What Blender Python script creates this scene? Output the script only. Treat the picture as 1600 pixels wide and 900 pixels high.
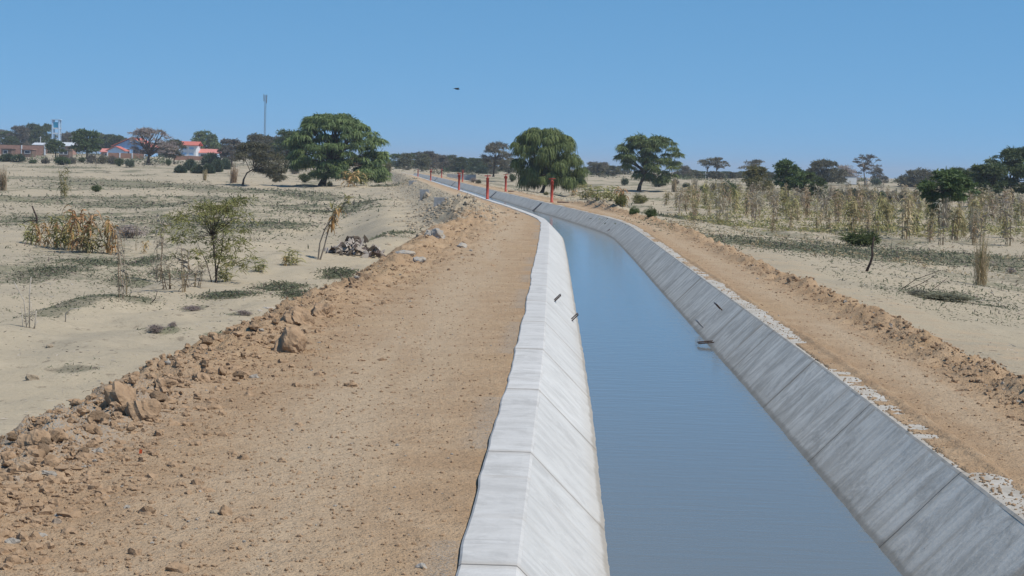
import bpy, math
import numpy as np
from mathutils import Vector, Matrix

for o in list(bpy.data.objects): bpy.data.objects.remove(o)
SC = bpy.context.scene
COL = SC.collection
# ------------------------------------------------------------------ camera, light, exposure
CAM_H, F, HY, ROLL = 1.75, 3000.0, 261.5, math.radians(1.6)
PITCH = math.atan2(450 - HY, F)
cam_d = bpy.data.cameras.new('camera')
cam = bpy.data.objects.new('camera', cam_d); COL.objects.link(cam)
cam_d.sensor_width = 36; cam_d.lens = 36 * F / 1600
cam_d.clip_start = 0.1; cam_d.clip_end = 20000
cam.matrix_world = (Matrix.Translation((0, 0, CAM_H)) @ Matrix.Rotation(math.pi / 2 - PITCH, 4, 'X')
                    @ Matrix.Rotation(ROLL, 4, 'Z'))
SC.camera = cam
SC.render.resolution_x, SC.render.resolution_y = 1024, 576
SUN_EL, SUN_AZ = math.radians(56), math.radians(113)      # azimuth measured from +Y towards +X
w = bpy.data.worlds.new('World'); SC.world = w; w.use_nodes = True
nt = w.node_tree; nt.nodes.clear()
wo = nt.nodes.new('ShaderNodeOutputWorld'); bg = nt.nodes.new('ShaderNodeBackground')
sky = nt.nodes.new('ShaderNodeTexSky'); sky.sky_type = 'NISHITA'; sky.sun_disc = False
sky.sun_elevation = SUN_EL; sky.sun_rotation = SUN_AZ
sky.altitude = 1500; sky.air_density = 1.0; sky.dust_density = 0.1; sky.ozone_density = 1.6
tcw = nt.nodes.new('ShaderNodeTexCoord'); mpw = nt.nodes.new('ShaderNodeMapping'); mpw.inputs['Location'].default_value = (0, 0, .185)
nt.links.new(tcw.outputs['Generated'], mpw.inputs[0])
nrm = nt.nodes.new('ShaderNodeVectorMath'); nrm.operation = 'NORMALIZE'; nt.links.new(mpw.outputs[0], nrm.inputs[0])
nt.links.new(nrm.outputs[0], sky.inputs[0])
hs = nt.nodes.new('ShaderNodeHueSaturation'); hs.inputs['Saturation'].default_value = 1.24; hs.inputs['Hue'].default_value = .489
nt.links.new(sky.outputs[0], hs.inputs['Color']); nt.links.new(hs.outputs[0], bg.inputs[0])
nt.links.new(bg.outputs[0], wo.inputs[0]); bg.inputs[1].default_value = 0.145
sd = bpy.data.lights.new('sun', 'SUN'); sd.energy = 4.4; sd.angle = math.radians(0.53); sd.color = (1, .925, .81)
so = bpy.data.objects.new('sun', sd); COL.objects.link(so)
sdir = Vector((math.sin(SUN_AZ) * math.cos(SUN_EL), math.cos(SUN_AZ) * math.cos(SUN_EL), math.sin(SUN_EL)))
so.rotation_euler = sdir.to_track_quat('Z', 'Y').to_euler(); so.location = (30, -20, 60)
vs = SC.view_settings; vs.view_transform = 'Standard'; vs.look = 'None'; vs.exposure = 0.0; vs.gamma = 1
vs.use_curve_mapping = False

# ------------------------------------------------------------------ numeric helpers
def _h(ix, iy, s):
    n = (ix.astype(np.int64) * 374761393 + iy.astype(np.int64) * 668265263 + s * 1274126177) & 0x7fffffff
    n = ((n ^ (n >> 13)) * 1274126177) & 0x7fffffff
    n = ((n ^ (n >> 16)) * 668265263) & 0x7fffffff
    return ((n ^ (n >> 15)) & 0xffff) / 65535.0
def vnoise(x, y, s=0):
    x = np.asarray(x, float); y = np.asarray(y, float)
    ix = np.floor(x); iy = np.floor(y); fx = x - ix; fy = y - iy
    fx = fx * fx * (3 - 2 * fx); fy = fy * fy * (3 - 2 * fy)
    a = _h(ix, iy, s); b = _h(ix + 1, iy, s); c = _h(ix, iy + 1, s); d = _h(ix + 1, iy + 1, s)
    return (a + (b - a) * fx) * (1 - fy) + (c + (d - c) * fx) * fy
def fbm(x, y, s=0, o=4):
    r = 0; a = .5; n = 0
    for k in range(o):
        r = r + a * vnoise(x, y, s + 17 * k); n += a; a *= .5
        x, y = (x * .8 - y * .6) * 2.03 + 3.1, (x * .6 + y * .8) * 2.03 + 1.7
    return r / n * 2 - 1                                  # -1..1
def sst(a, b, x):
    t = np.clip((x - a) / (b - a), 0, 1); return t * t * (3 - 2 * t)
def bump(c, wd, x): return np.exp(-((x - c) / wd) ** 2)

_cy = np.array([-40, -20, 0, 8, 18, 26, 35, 47, 56, 62, 67, 73, 80, 87.5, 94.5, 108, 122, 140, 165, 203, 245, 330, 430, 7000.])
_cx = np.array([.15, .68, 1.14, 1.34, 1.60, 1.76, 1.93, 2.17, 2.33, 2.42, 2.36, 2.04, 1.6, 1.1, .56, -.4, -1.33, -2.6, -4.4, -7.1, -10.1, -16.3, -24.5, -560])
_gy = np.arange(-40, 7000, .5); _gx = np.interp(_gy, _cy, _cx)
_k = np.hanning(13); _k /= _k.sum(); _gx[8:-8] = np.convolve(_gx, _k, 'same')[8:-8]
def cx(y): return np.interp(y, _gy, _gx)
HW = 1.29; COPE = .26; WZ = -.47

def wobl(y): return .026 * fbm(y * .55, 0 * y, 5, 3) + .006 * fbm(y * 2.5, 0 * y + 3, 6, 2)

def Zbase(x, y):
    """height of the land away from the canal banks"""
    r = x / np.maximum(y, 20)
    side = sst(-.10, 0.0, r)                      # 0 = left field, 1 = middle and right
    zl = np.interp(y, [0, 60, 150, 223, 350, 450, 560, 900, 7000], [-1.55, -1.5, -1.3, -1.0, -.3, .3, 1.75, 2.4, 1.2])
    zr = np.interp(y, [0, 60, 150, 285, 450, 560, 900, 7000], [-1.0, -1.05, -1.15, -1.1, .15, .45, .6, .2])
    z = zl * (1 - side) + zr * side
    am = np.clip(y / 60, .5, 2)
    return z + .17 * fbm(x * .11, y * .07, 11, 3) * am + .16 * (np.abs(fbm(x * .28, y * .13, 13, 4)) - .2) * am + .06 * fbm(x * .6, y * .35, 12, 3) + .012 * fbm(x * 3, y * 3, 14, 2)

def Zland(x, y, detail=True):
    x = np.asarray(x, float); y = np.asarray(y, float)
    t = x - cx(y); zb = Zbase(x, y)
    # left: track, clod berm, bench, hollow
    dist_left = -t
    far = sst(95, 125, y)                                     # spoil bank beyond the first gates
    wv = .30 * fbm(y * .13, y * 0, 21, 3)
    trk = -.02 + .012 * fbm(x * .8, y * .5, 22, 3)
    bench = -.70 + .17 * fbm(x * .45, y * .3, 23, 3) + .05 * fbm(x * 1.5, y * 1.1, 24, 3) - .2 * sst(60, 110, y)
    e1 = 4.45 + wv - .25 * bump(28, 9, y) - 1.0 * sst(54, 74, y) - .55 * sst(84, 96, y)
    zl = trk + (bench - trk) * sst(e1, e1 + 1.15 + 1.6 * sst(60, 95, y), dist_left)
    e2 = 8.4 + 1.0 * fbm(y * .06, y * 0, 25, 2) - 1.6 * sst(40, 62, y)
    hollow = zb - .15 * bump(e2 + 3.5, 2.5, dist_left) * (y < 90)
    zl = zl + (hollow - bench) * sst(e2, e2 + 2.4, dist_left)
    zl = zl + (.05 + .07 * fbm(y * .7, 0 * y, 26, 3)) * bump(e1 - .22, .27, dist_left) * (1 - far) + .13 * bump(e2 - .3, .8, dist_left) * (y < 66)
    zl = zl + far * ((.04 + .42 * sst(215, 270, y)) * bump(3.9, 1.2, dist_left) * (.8 + .5 * fbm(y * .05, y * 0, 28, 2)) - .10 * bump(4.2, .9, dist_left) * (y < 240))
    heap = .58 * np.exp(-((y - 79) / 9) ** 2 - ((dist_left - 4.1) / 1.1) ** 2) * (1 + .5 * fbm(x * 1.1, y * .5, 29, 3))
    zl = zl + heap
    # right: narrow track, small berm, sand
    wr = .18 * fbm(y * .2, y * 0, 31, 3)
    eb = 2.72 + wr
    sand = -.42 + .05 * fbm(x * .6, y * .4, 33, 3) - .25 * sst(3.5, 9, t)
    zr = -.01 + .01 * fbm(x * .9, y * .6, 32, 3)
    zr = zr + (sand - zr) * sst(eb + .05, eb + 1.1, t)
    zr = zr + (zb - sand) * sst(7, 12, t)
    zr = zr + (.065 + .03 * fbm(y * .9, y * 0, 34, 3)) * bump(eb, .24, t)
    zr = zr + .55 * np.exp(-((y - 88) / 9) ** 2 - ((t - 3.4) / .65) ** 2) * (1 + .5 * fbm(x * 1.2, y * .7, 35, 3))
    zr = zr + .35 * np.exp(-((y - 106) / 4) ** 2 - ((t - 3.6) / .6) ** 2)
    z = np.where(t < 0, zl, zr)
    fade = sst(380, 440, y)
    z = z * (1 - fade) + zb * fade
    if detail:
        cl = 4.5 - .75 * sst(14, 50, y)
        rl = bump(cl, .62 + .25 * sst(20, 50, y), dist_left) * (t < 0) + bump(2.75, .35, t) + .5 * np.exp(-((y - 80) / 14) ** 2 - ((dist_left - 4.2) / 1.6) ** 2)
        tr = ((t > -4.8) & (t < 0)) * (.25 + .75 * sst(2.6, 4.4, dist_left)) + ((t > 0) & (t < 2.8)) * .3
        n1 = fbm(x * 7, y * 7, 41, 3); n2 = fbm(x * 17, y * 17, 42, 2)
        n0 = fbm(x * 2.6, y * 2.6, 43, 3)
        z = z + rl * (.12 * n0 + .13 * np.abs(n1) + .045 * n2 - .03) + tr * (.006 * n1 + .005 * n2) + .003 * n1
    return z

cp, sp_, cr, sr = math.cos(PITCH), math.sin(PITCH), math.cos(ROLL), math.sin(ROLL)
def ray(px, py):
    x = px - 800; y = py - 450
    u = x * cr + y * sr; v = -x * sr + y * cr
    Y = F * cp - v * sp_; Z = -(v * cp + F * sp_)
    return u / Y, Z / Y                                       # X per metre of Y, Z per metre of Y
def at(px, py, Y):
    a, b = ray(px, py); return Vector((a * Y, Y, CAM_H + b * Y))
_yy = np.geomspace(6, 3000, 4000)
def ground(px, py, dz=0):
    a, b = ray(px, py)
    zz = Zland(a * _yy, _yy, False) + dz; k = np.nonzero(CAM_H + b * _yy < zz)[0]
    i = k[0] if len(k) else len(_yy) - 1
    Y = _yy[i]; return Vector((a * Y, Y, float(zz[i])))
def gz(x, y): return float(Zland(np.array([x]), np.array([y]), False)[0])

# ------------------------------------------------------------------ materials
def new_mat(name):
    m = bpy.data.materials.new(name); m.use_nodes = True; n = m.node_tree; n.nodes.clear()
    out = n.nodes.new('ShaderNodeOutputMaterial'); b = n.nodes.new('ShaderNodeBsdfPrincipled')
    n.links.new(b.outputs[0], out.inputs[0]); b.inputs['Roughness'].default_value = .85
    b.inputs['Specular IOR Level'].default_value = .25
    return m, n, b
class G:
    """tiny node-graph helper"""
    def __init__(s, n): s.n = n; s.N = n.nodes; s.L = n.links
    def put(s, sock, v):
        if hasattr(v, 'is_output') or isinstance(v, bpy.types.NodeSocket): s.L.new(v, sock)
        else: sock.default_value = v
    def attr(s, name, comp='Fac'):
        a = s.N.new('ShaderNodeAttribute'); a.attribute_name = name; return a.outputs[comp]
    def obj(s): return s.N.new('ShaderNodeTexCoord').outputs['Object']
    def mapv(s, v, sc=(1, 1, 1), loc=(0, 0, 0)):
        m = s.N.new('ShaderNodeMapping'); s.L.new(v, m.inputs[0]); m.inputs['Scale'].default_value = sc
        m.inputs['Location'].default_value = loc; return m.outputs[0]
    def noise(s, v, sc, det=4, ro=.55, dist=0):
        t = s.N.new('ShaderNodeTexNoise'); s.L.new(v, t.inputs['Vector']); t.inputs['Scale'].default_value = sc
        t.inputs['Detail'].default_value = det; t.inputs['Roughness'].default_value = ro; t.inputs['Distortion'].default_value = dist
        return t.outputs['Fac']
    def vor(s, v, sc, feat='F1'):
        t = s.N.new('ShaderNodeTexVoronoi'); s.L.new(v, t.inputs['Vector']); t.inputs['Scale'].default_value = sc; t.feature = feat
        return t.outputs['Distance']
    def math(s, op, a, b=0.0, clamp=False):
        m = s.N.new('ShaderNodeMath'); m.operation = op; m.use_clamp = clamp; s.put(m.inputs[0], a); s.put(m.inputs[1], b); return m.outputs[0]
    def ramp(s, v, a, b, lo=0.0, hi=1.0):
        m = s.N.new('ShaderNodeMapRange'); m.interpolation_type = 'SMOOTHSTEP'; s.put(m.inputs[0], v)
        for i, k in enumerate((a, b, lo, hi)): m.inputs[1 + i].default_value = k
        return m.outputs[0]
    def mix(s, f, a, b, mode='MIX'):
        m = s.N.new('ShaderNodeMix'); m.data_type = 'RGBA'; m.blend_type = mode
        s.put(m.inputs[0], f); s.put(m.inputs[6], a if not isinstance(a, tuple) else (*a, 1)); s.put(m.inputs[7], b if not isinstance(b, tuple) else (*b, 1))
        return m.outputs[2]
    def bump(s, h, dist, strength=1, normal=None):
        b = s.N.new('ShaderNodeBump'); s.L.new(h, b.inputs['Height']); b.inputs['Distance'].default_value = dist
        b.inputs['Strength'].default_value = strength
        if normal: s.L.new(normal, b.inputs['Normal'])
        return b.outputs[0]

def simple(name, c, c2=None, sc=8, rough=.8, bumpd=0.0, metal=0, stretch=(1, 1, 1)):
    m, n, b = new_mat(name); g = G(n)
    v = g.mapv(g.obj(), stretch); f = g.noise(v, sc, 5, .6)
    c2 = c2 or tuple(k * .75 for k in c)
    g.put(b.inputs['Base Color'], g.mix(g.ramp(f, .3, .7), c, c2)); b.inputs['Roughness'].default_value = rough
    b.inputs['Metallic'].default_value = metal
    if bumpd: g.put(b.inputs['Normal'], g.bump(f, bumpd))
    return m
def leafmat(name, c1, c2, c3=None, trans=.25):
    m, n, b = new_mat(name); g = G(n)
    r = g.attr('rnd'); col = g.mix(r, c1, c2)
    if c3: col = g.mix(g.ramp(r, .86, .9), col, c3)
    oi = n.nodes.new('ShaderNodeObjectInfo')
    h = n.nodes.new('ShaderNodeHueSaturation'); g.put(h.inputs['Hue'], g.ramp(oi.outputs['Random'], 0, 1, .485, .515))
    g.put(h.inputs['Value'], g.ramp(oi.outputs['Random'], 0, 1, .88, 1.14)); g.put(h.inputs['Color'], col); col = h.outputs[0]
    g.put(b.inputs['Base Color'], col); b.inputs['Roughness'].default_value = .6
    t = n.nodes.new('ShaderNodeBsdfTranslucent'); g.put(t.inputs[0], col)
    x = n.nodes.new('ShaderNodeMixShader'); x.inputs[0].default_value = trans
    n.links.new(b.outputs[0], x.inputs[1]); n.links.new(t.outputs[0], x.inputs[2])
    n.links.new(x.outputs[0], [k for k in n.nodes if k.type == 'OUTPUT_MATERIAL'][0].inputs[0])
    return m

M = {}
M['leaf_green'] = leafmat('leaf_green', (.055, .085, .03), (.205, .255, .095))
M['leaf_green2'] = leafmat('leaf_green2', (.08, .125, .04), (.215, .28, .095))
M['leaf_dark'] = leafmat('leaf_dark', (.05, .072, .03), (.125, .16, .065))
M['leaf_fresh'] = leafmat('leaf_fresh', (.055, .085, .03), (.13, .17, .06))
M['leaf_olive'] = leafmat('leaf_olive', (.13, .125, .045), (.24, .225, .085), (.32, .24, .11))
M['leaf_brown'] = leafmat('leaf_brown', (.105, .105, .06), (.17, .165, .10), (.12, .14, .06))
M['leaf_greybrown'] = leafmat('leaf_greybrown', (.13, .12, .095), (.21, .19, .15), (.13, .14, .08))
M['leaf_purple'] = leafmat('leaf_purple', (.27, .22, .20), (.40, .34, .31), (.19, .18, .11))
M['leaf_cactus'] = leafmat('leaf_cactus', (.06, .085, .05), (.12, .15, .09), None, .05)
M['leaf_grey'] = leafmat('leaf_grey', (.14, .14, .095), (.22, .20, .14))
M['straw'] = leafmat('straw', (.36, .27, .165), (.50, .39, .25), (.22, .20, .09))
M['straw_gold'] = leafmat('straw_gold', (.42, .24, .095), (.54, .37, .18), (.30, .24, .09))
M['straw_green'] = leafmat('straw_green', (.25, .23, .09), (.38, .32, .15), (.13, .16, .06))
M['straw_pale'] = leafmat('straw_pale', (.30, .26, .20), (.43, .375, .285))
M['mat_weed'] = leafmat('mat_weed', (.11, .125, .075), (.20, .205, .13), (.20, .15, .13))
M['bark'] = simple('bark', (.06, .045, .035), (.11, .085, .065), 6, .9, .02, 0, (3, 3, .6))
M['bark_pale'] = simple('bark_pale', (.17, .14, .11), (.26, .22, .18), 6, .9, .01)
M['dead_wood'] = simple('dead_wood', (.035, .022, .02), (.07, .05, .04), 20, .8, .01)
M['pale_wood'] = simple('pale_wood', (.5, .46, .40), (.36, .31, .26), 20, .8, .005)
M['red_paint'] = simple('red_paint', (.40, .060, .035), (.32, .052, .035), 9, .45)
M['steel'] = simple('steel', (.05, .045, .045), (.12, .07, .05), 40, .55, 0, .5)
M['steel_grey'] = simple('steel_grey', (.22, .23, .25), (.14, .15, .17), 10, .5, 0, .3)
M['box_concrete'] = simple('box_concrete', (.36, .37, .38), (.27, .27, .27), 6, .85, .004)
M['white_wall'] = simple('white_wall', (.70, .74, .78), (.60, .62, .64), 2, .8)
M['blue_wall'] = simple('blue_wall', (.22, .42, .70), (.30, .50, .74), 2, .7)
M['light_blue'] = simple('light_blue', (.42, .60, .80), (.52, .68, .84), 2, .7)
M['cyan_tank'] = simple('cyan_tank', (.06, .46, .66), (.10, .52, .70), 2, .5)
M['red_roof'] = simple('red_roof', (.56, .17, .13), (.46, .14, .11), 3, .8)
M['pink_roof'] = simple('pink_roof', (.62, .25, .21), (.52, .20, .17), 3, .8)
M['brick'] = simple('brick', (.30, .16, .11), (.38, .22, .16), 4, .9)
M['pink_brick'] = simple('pink_brick', (.42, .25, .19), (.32, .18, .14), 2, .9)
M['glass_dark'] = simple('glass_dark', (.03, .04, .06), (.05, .06, .08), 2, .15)
M['tin'] = simple('tin', (.62, .66, .70), (.48, .50, .53), 2, .5)
M['shed'] = simple('shed', (.13, .09, .07), (.22, .15, .12), 2, .9)
M['sign_white'] = simple('sign_white', (.78, .78, .76), (.7, .7, .68), 2, .6)
M['black_feather'] = simple('black_feather', (.012, .012, .015), (.02, .02, .022), 10, .6)
M['orange_plastic'] = simple('orange_plastic', (.85, .16, .05), (.7, .12, .05), 10, .5)
M['husk'] = leafmat('husk', (.27, .23, .20), (.42, .38, .34), (.09, .065, .06), .05)

def clodmat(name, c1, c2, bd=.01):
    m, n, b = new_mat(name); g = G(n); o = g.obj()
    f = g.noise(o, 9, 6, .65); f2 = g.noise(o, 55, 4, .6)
    col = g.mix(g.ramp(f, .3, .7), c1, c2)
    r = g.attr('rnd'); col = g.mix(g.ramp(r, .965, .97), col, (.32, .29, .25))
    g.put(b.inputs['Base Color'], col); b.inputs['Roughness'].default_value = .95
    g.put(b.inputs['Normal'], g.bump(g.math('ADD', f, g.math('MULTIPLY', f2, .35)), bd * 2))
    return m
M['clod'] = clodmat('clod', (.39, .27, .17), (.27, .18, .11))
M['clod_grey'] = clodmat('clod_grey', (.40, .335, .25), (.29, .235, .17))
M['rock_grey'] = clodmat('rock_grey', (.30, .30, .30), (.42, .36, .28))

def ground_mat():
    m, n, b = new_mat('ground'); g = G(n); o = g.obj()
    soil = g.attr('soil'); veg = g.attr('veg'); mid = g.attr('gravel')
    big = g.noise(o, .22, 4, .6); md = g.noise(o, 1.7, 5, .6); fi = g.noise(o, 14, 5, .65); vf = g.noise(o, 70, 3, .6)
    sand = g.mix(g.ramp(big, .35, .68), (.405, .345, .25), (.345, .30, .225))
    sand = g.mix(g.ramp(md, .45, .75, 0, .6), sand, (.45, .385, .285))
    sand = g.mix(g.ramp(fi, .52, .70, 0, .38), sand, (.24, .20, .15))
    dirt = g.mix(g.ramp(md, .35, .68), (.375, .255, .155), (.445, .32, .205))
    dirt = g.mix(g.ramp(big, .45, .7, 0, .5), dirt, (.44, .315, .19))
    band = g.noise(g.mapv(o, (1.5, .10, 1)), 1.3, 4, .6)
    dirt = g.mix(g.math('MULTIPLY', g.attr('worn'), g.ramp(band, .30, .60, .25, .75)), dirt, (.485, .38, .265))
    dirt = g.mix(g.ramp(fi, .52, .70, 0, .35), dirt, (.34, .21, .115))
    dirt = g.mix(g.ramp(vf, .60, .72, 0, .45), dirt, (.24, .15, .085))
    sn = g.math('ADD', soil, g.math('MULTIPLY', g.math('SUBTRACT', md, .5), .5))
    col = g.mix(g.ramp(sn, .36, .64), sand, dirt)
    col = g.mix(g.math('MULTIPLY', mid, g.ramp(vf, .40, .58), True), col, (.33, .30, .26))
    # low weeds and dry litter lying on the sand
    vn = g.noise(g.mapv(o, (1, .45, 1)), 2.6, 6, .7)
    vm = g.math('ADD', veg, g.math('MULTIPLY', g.math('SUBTRACT', vn, .5), 1.1))
    vc = g.mix(g.ramp(g.noise(o, .5, 3), .4, .6), (.135, .15, .085), (.20, .175, .135))
    vc = g.mix(g.ramp(vf, .4, .62), vc, (.10, .105, .065))
    col = g.mix(g.ramp(vm, .50, .76, 0, .68), col, vc)
    # sparse dark litter specks over the fields
    sp = g.noise(g.mapv(o, (1, .55, 1)), 5.5, 4, .8)
    col = g.mix(g.math('MULTIPLY', g.ramp(sp, .57, .68, 0, .6), g.ramp(soil, .6, .3)), col, (.16, .13, .095))
    g.put(b.inputs['Base Color'], col); b.inputs['Roughness'].default_value = .97; b.inputs['Specular IOR Level'].default_value = .1
    h = g.math('ADD', g.math('MULTIPLY', fi, 1.0), g.math('MULTIPLY', vf, .35))
    h = g.math('ADD', h, g.math('MULTIPLY', md, 1.2))
    amt = g.math('MULTIPLY', h, g.math('ADD', g.math('MULTIPLY', soil, .85), .45))
    g.put(b.inputs['Normal'], g.bump(amt, .035))
    return m
M['ground'] = ground_mat()

def concrete_mat(name, base, stain, amt, brown):
    """uv: u = metres along the canal, v = metres across"""
    m, n, b = new_mat(name); g = G(n)
    uv = n.nodes.new('ShaderNodeUVMap').outputs[0]
    st = g.noise(g.mapv(uv, (2.6, .30, 1)), 2.2, 6, .65, .5)          # strokes running down the slope
    st2 = g.noise(g.mapv(uv, (9, .5, 1)), 2.0, 3, .6)
    bl = g.noise(g.mapv(uv, (1.6, 1.3, 1)), 1.6, 9, .78, .8)
    pit = g.noise(g.mapv(uv, (1, 1, 1)), 26, 3, .6)
    col = g.mix(g.ramp(st, .38, .68, 0, amt), base, stain)
    col = g.mix(g.ramp(bl, .42, .66, 0, amt), col, tuple(k * .74 for k in stain))
    col = g.mix(g.ramp(g.noise(g.mapv(uv, (1.2, 1.6, 1), (7, 3, 0)), 2.6, 8, .75, .5), .54, .70, 0, amt * .6), col, tuple(min(.8, k * 1.12) for k in base))
    col = g.mix(g.ramp(g.noise(g.mapv(uv, (1.9, .12, 1)), 1.7, 4, .6), .56, .74, 0, brown), col, (.30, .235, .165))
    col = g.mix(g.ramp(st2, .60, .75, 0, amt * .7), col, tuple(k * .6 for k in stain))
    col = g.mix(g.ramp(pit, .70, .78, 0, amt), col, (.12, .11, .10))
    # casting joints every 3.38 m
    sep = n.nodes.new('ShaderNodeSeparateXYZ'); n.links.new(uv, sep.inputs[0])
    wv = g.math('MULTIPLY', g.math('SUBTRACT', g.noise(g.mapv(uv, (0.3, 1, 1)), 3, 2), .5), .03)
    u = g.math('ADD', g.math('DIVIDE', g.math('ADD', sep.outputs[0], g.math('ADD', wv, .5)), 3.38), 0)
    fr = g.math('ABSOLUTE', g.math('SUBTRACT', g.math('FRACT', u), .5))
    line = g.ramp(fr, .0014, .0042, 1, 0); halo = g.ramp(fr, .004, .035, .35, 0)
    slab = n.nodes.new('ShaderNodeTexWhiteNoise'); slab.noise_dimensions = '1D'
    g.put(slab.inputs['W'], g.math('FLOOR', g.math('ADD', u, .5)))
    col = g.mix(g.ramp(slab.outputs[0], 0, 1, 0, .16), col, tuple(k * .6 for k in base))
    col = g.mix(g.math('MULTIPLY', halo, amt + .2), col, (.33, .27, .20))
    col = g.mix(g.math('MULTIPLY', line, .62), col, (.09, .075, .065))
    oz = n.nodes.new('ShaderNodeSeparateXYZ'); n.links.new(g.obj(), oz.inputs[0])
    zz = g.math('ADD', oz.outputs[2], g.math('MULTIPLY', g.math('SUBTRACT', g.noise(g.mapv(uv, (3, 1, 1)), 2.5, 4), .5), .05))
    col = g.mix(g.ramp(zz, -.452, -.425, .6, 0), col, (.20, .175, .14))
    col = g.mix(g.ramp(zz, -.43, -.33, .22, 0), col, (.36, .31, .24))
    g.put(b.inputs['Base Color'], col); b.inputs['Roughness'].default_value = .82
    h = g.math('ADD', g.math('MULTIPLY', st, 1.0), g.math('MULTIPLY', pit, .25))
    h = g.math('SUBTRACT', h, g.math('MULTIPLY', line, 1.2))
    g.put(b.inputs['Normal'], g.bump(h, .010))
    return m
M['conc_left'] = concrete_mat('concrete_clean', (.56, .56, .545), (.45, .445, .43), .5, .25)
M['conc_cope'] = concrete_mat('concrete_coping', (.57, .565, .55), (.45, .44, .42), .55, .35)
M['conc_cope_dusty'] = concrete_mat('concrete_dusty_coping', (.50, .475, .43), (.40, .35, .28), .7, .8)
M['conc_right'] = concrete_mat('concrete_weathered', (.74, .695, .62), (.46, .425, .37), .8, .9)
M['conc_bed'] = simple('concrete_bed', (.25, .22, .17), (.2, .18, .14), 3)

def water_mat():
    m, n, b = new_mat('water'); g = G(n); o = g.obj()
    g.put(b.inputs['Base Color'], (.155, .16, .15, 1)); b.inputs['Roughness'].default_value = .06; b.inputs['IOR'].default_value = 1.33
    b.inputs['Specular IOR Level'].default_value = .5
    a = g.noise(g.mapv(o, (.9, 3.2, 1)), 2.6, 3, .55); c = g.noise(g.mapv(o, (1.5, 5, 1)), 9, 2, .5)
    h = g.math('ADD', a, g.math('MULTIPLY', c, .22))
    g.put(b.inputs['Normal'], g.bump(h, .0028))
    return m
M['water'] = water_mat()

# ------------------------------------------------------------------ mesh helpers
def mesh_np(name, V, Fc, mat, parent=None, attrs=None, smooth=False, uv=None):
    """V (n,3); Fc (m,k) int array or list of arrays with different k"""
    V = np.asarray(V, np.float32); Fs = Fc if isinstance(Fc, list) else [Fc]
    Fs = [np.asarray(f, np.int32) for f in Fs if len(f)]
    loops = np.concatenate([f.ravel() for f in Fs]); tot = np.concatenate([np.full(len(f), f.shape[1], np.int32) for f in Fs])
    me = bpy.data.meshes.new(name); me.vertices.add(len(V)); me.vertices.foreach_set('co', V.ravel())
    me.loops.add(len(loops)); me.loops.foreach_set('vertex_index', loops)
    me.polygons.add(len(tot)); st = np.zeros(len(tot), np.int32); st[1:] = np.cumsum(tot)[:-1]
    me.polygons.foreach_set('loop_start', st); me.polygons.foreach_set('loop_total', tot)
    me.polygons.foreach_set('use_smooth', np.full(len(tot), bool(smooth)))
    if uv is not None:
        l = me.uv_layers.new(name='UVMap'); l.data.foreach_set('uv', np.asarray(uv, np.float32)[loops].ravel())
    for k, (dom, arr) in (attrs or {}).items():
        a = me.attributes.new(k, 'FLOAT', dom); a.data.foreach_set('value', np.asarray(arr, np.float32))
    me.update(calc_edges=True); me.materials.append(M[mat] if isinstance(mat, str) else mat)
    o = bpy.data.objects.new(name, me); COL.objects.link(o)
    if parent: o.parent = parent
    return o
class MB:
    def __init__(s): s.v = []; s.f = []
    def add(s, vs, fs):
        b = len(s.v); s.v += [tuple(p) for p in vs]; s.f += [tuple(i + b for i in f) for f in fs]
    def box(s, c, d, rz=0, taper=1.0, top=None):
        cx_, cy_, cz_ = c; a, b_, h = d[0] / 2, d[1] / 2, d[2]; co, si = math.cos(rz), math.sin(rz); P = []
        for z, k in ((0, 1), (h, taper)):
            for x, y in ((-a, -b_), (a, -b_), (a, b_), (-a, b_)):
                x *= k; y *= k; P.append((cx_ + x * co - y * si, cy_ + x * si + y * co, cz_ + z))
        s.add(P, [(3, 2, 1, 0), (4, 5, 6, 7), (0, 1, 5, 4), (1, 2, 6, 5), (2, 3, 7, 6), (3, 0, 4, 7)])
    def tube(s, pts, rad, n=6, cap=True):
        pts = [Vector(p) for p in pts]; rad = rad if hasattr(rad, '__len__') else [rad] * len(pts); P = []; Fq = []
        up = Vector((.3, .2, 1)).normalized()
        for i, p in enumerate(pts):
            t = (pts[min(i + 1, len(pts) - 1)] - pts[max(i - 1, 0)]).normalized()
            a = t.cross(up); a = a.normalized() if a.length > 1e-4 else Vector((1, 0, 0)); b = t.cross(a)
            for k in range(n):
                an = 2 * math.pi * k / n; P.append(p + (a * math.cos(an) + b * math.sin(an)) * rad[i])
        for i in range(len(pts) - 1):
            for k in range(n): Fq.append((i * n + k, i * n + (k + 1) % n, (i + 1) * n + (k + 1) % n, (i + 1) * n + k))
        if cap: Fq.append(tuple(range(n - 1, -1, -1))); Fq.append(tuple((len(pts) - 1) * n + k for k in range(n)))
        s.add(P, Fq)
    def lathe(s, prof, c=(0, 0, 0), n=14):
        P = [(c[0] + r * math.cos(2 * math.pi * k / n), c[1] + r * math.sin(2 * math.pi * k / n), c[2] + z) for r, z in prof for k in range(n)]
        Fq = [(i * n + k, i * n + (k + 1) % n, (i + 1) * n + (k + 1) % n, (i + 1) * n + k) for i in range(len(prof) - 1) for k in range(n)]
        Fq += [tuple(range(n - 1, -1, -1)), tuple((len(prof) - 1) * n + k for k in range(n))]
        s.add(P, Fq)
    def build(s, name, mat, parent=None, smooth=False):
        me = bpy.data.meshes.new(name); me.from_pydata(s.v, [], s.f); me.update()
        if smooth:
            for p in me.polygons: p.use_smooth = len(p.vertices) < 6
        me.materials.append(M[mat]); o = bpy.data.objects.new(name, me); COL.objects.link(o)
        if parent: o.parent = parent
        return o
def tag(o, label, cat, group=None, kind=None):
    if label: o['label'] = label
    if cat: o['category'] = cat
    if group: o['group'] = group
    if kind: o['kind'] = kind
    return o
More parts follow.
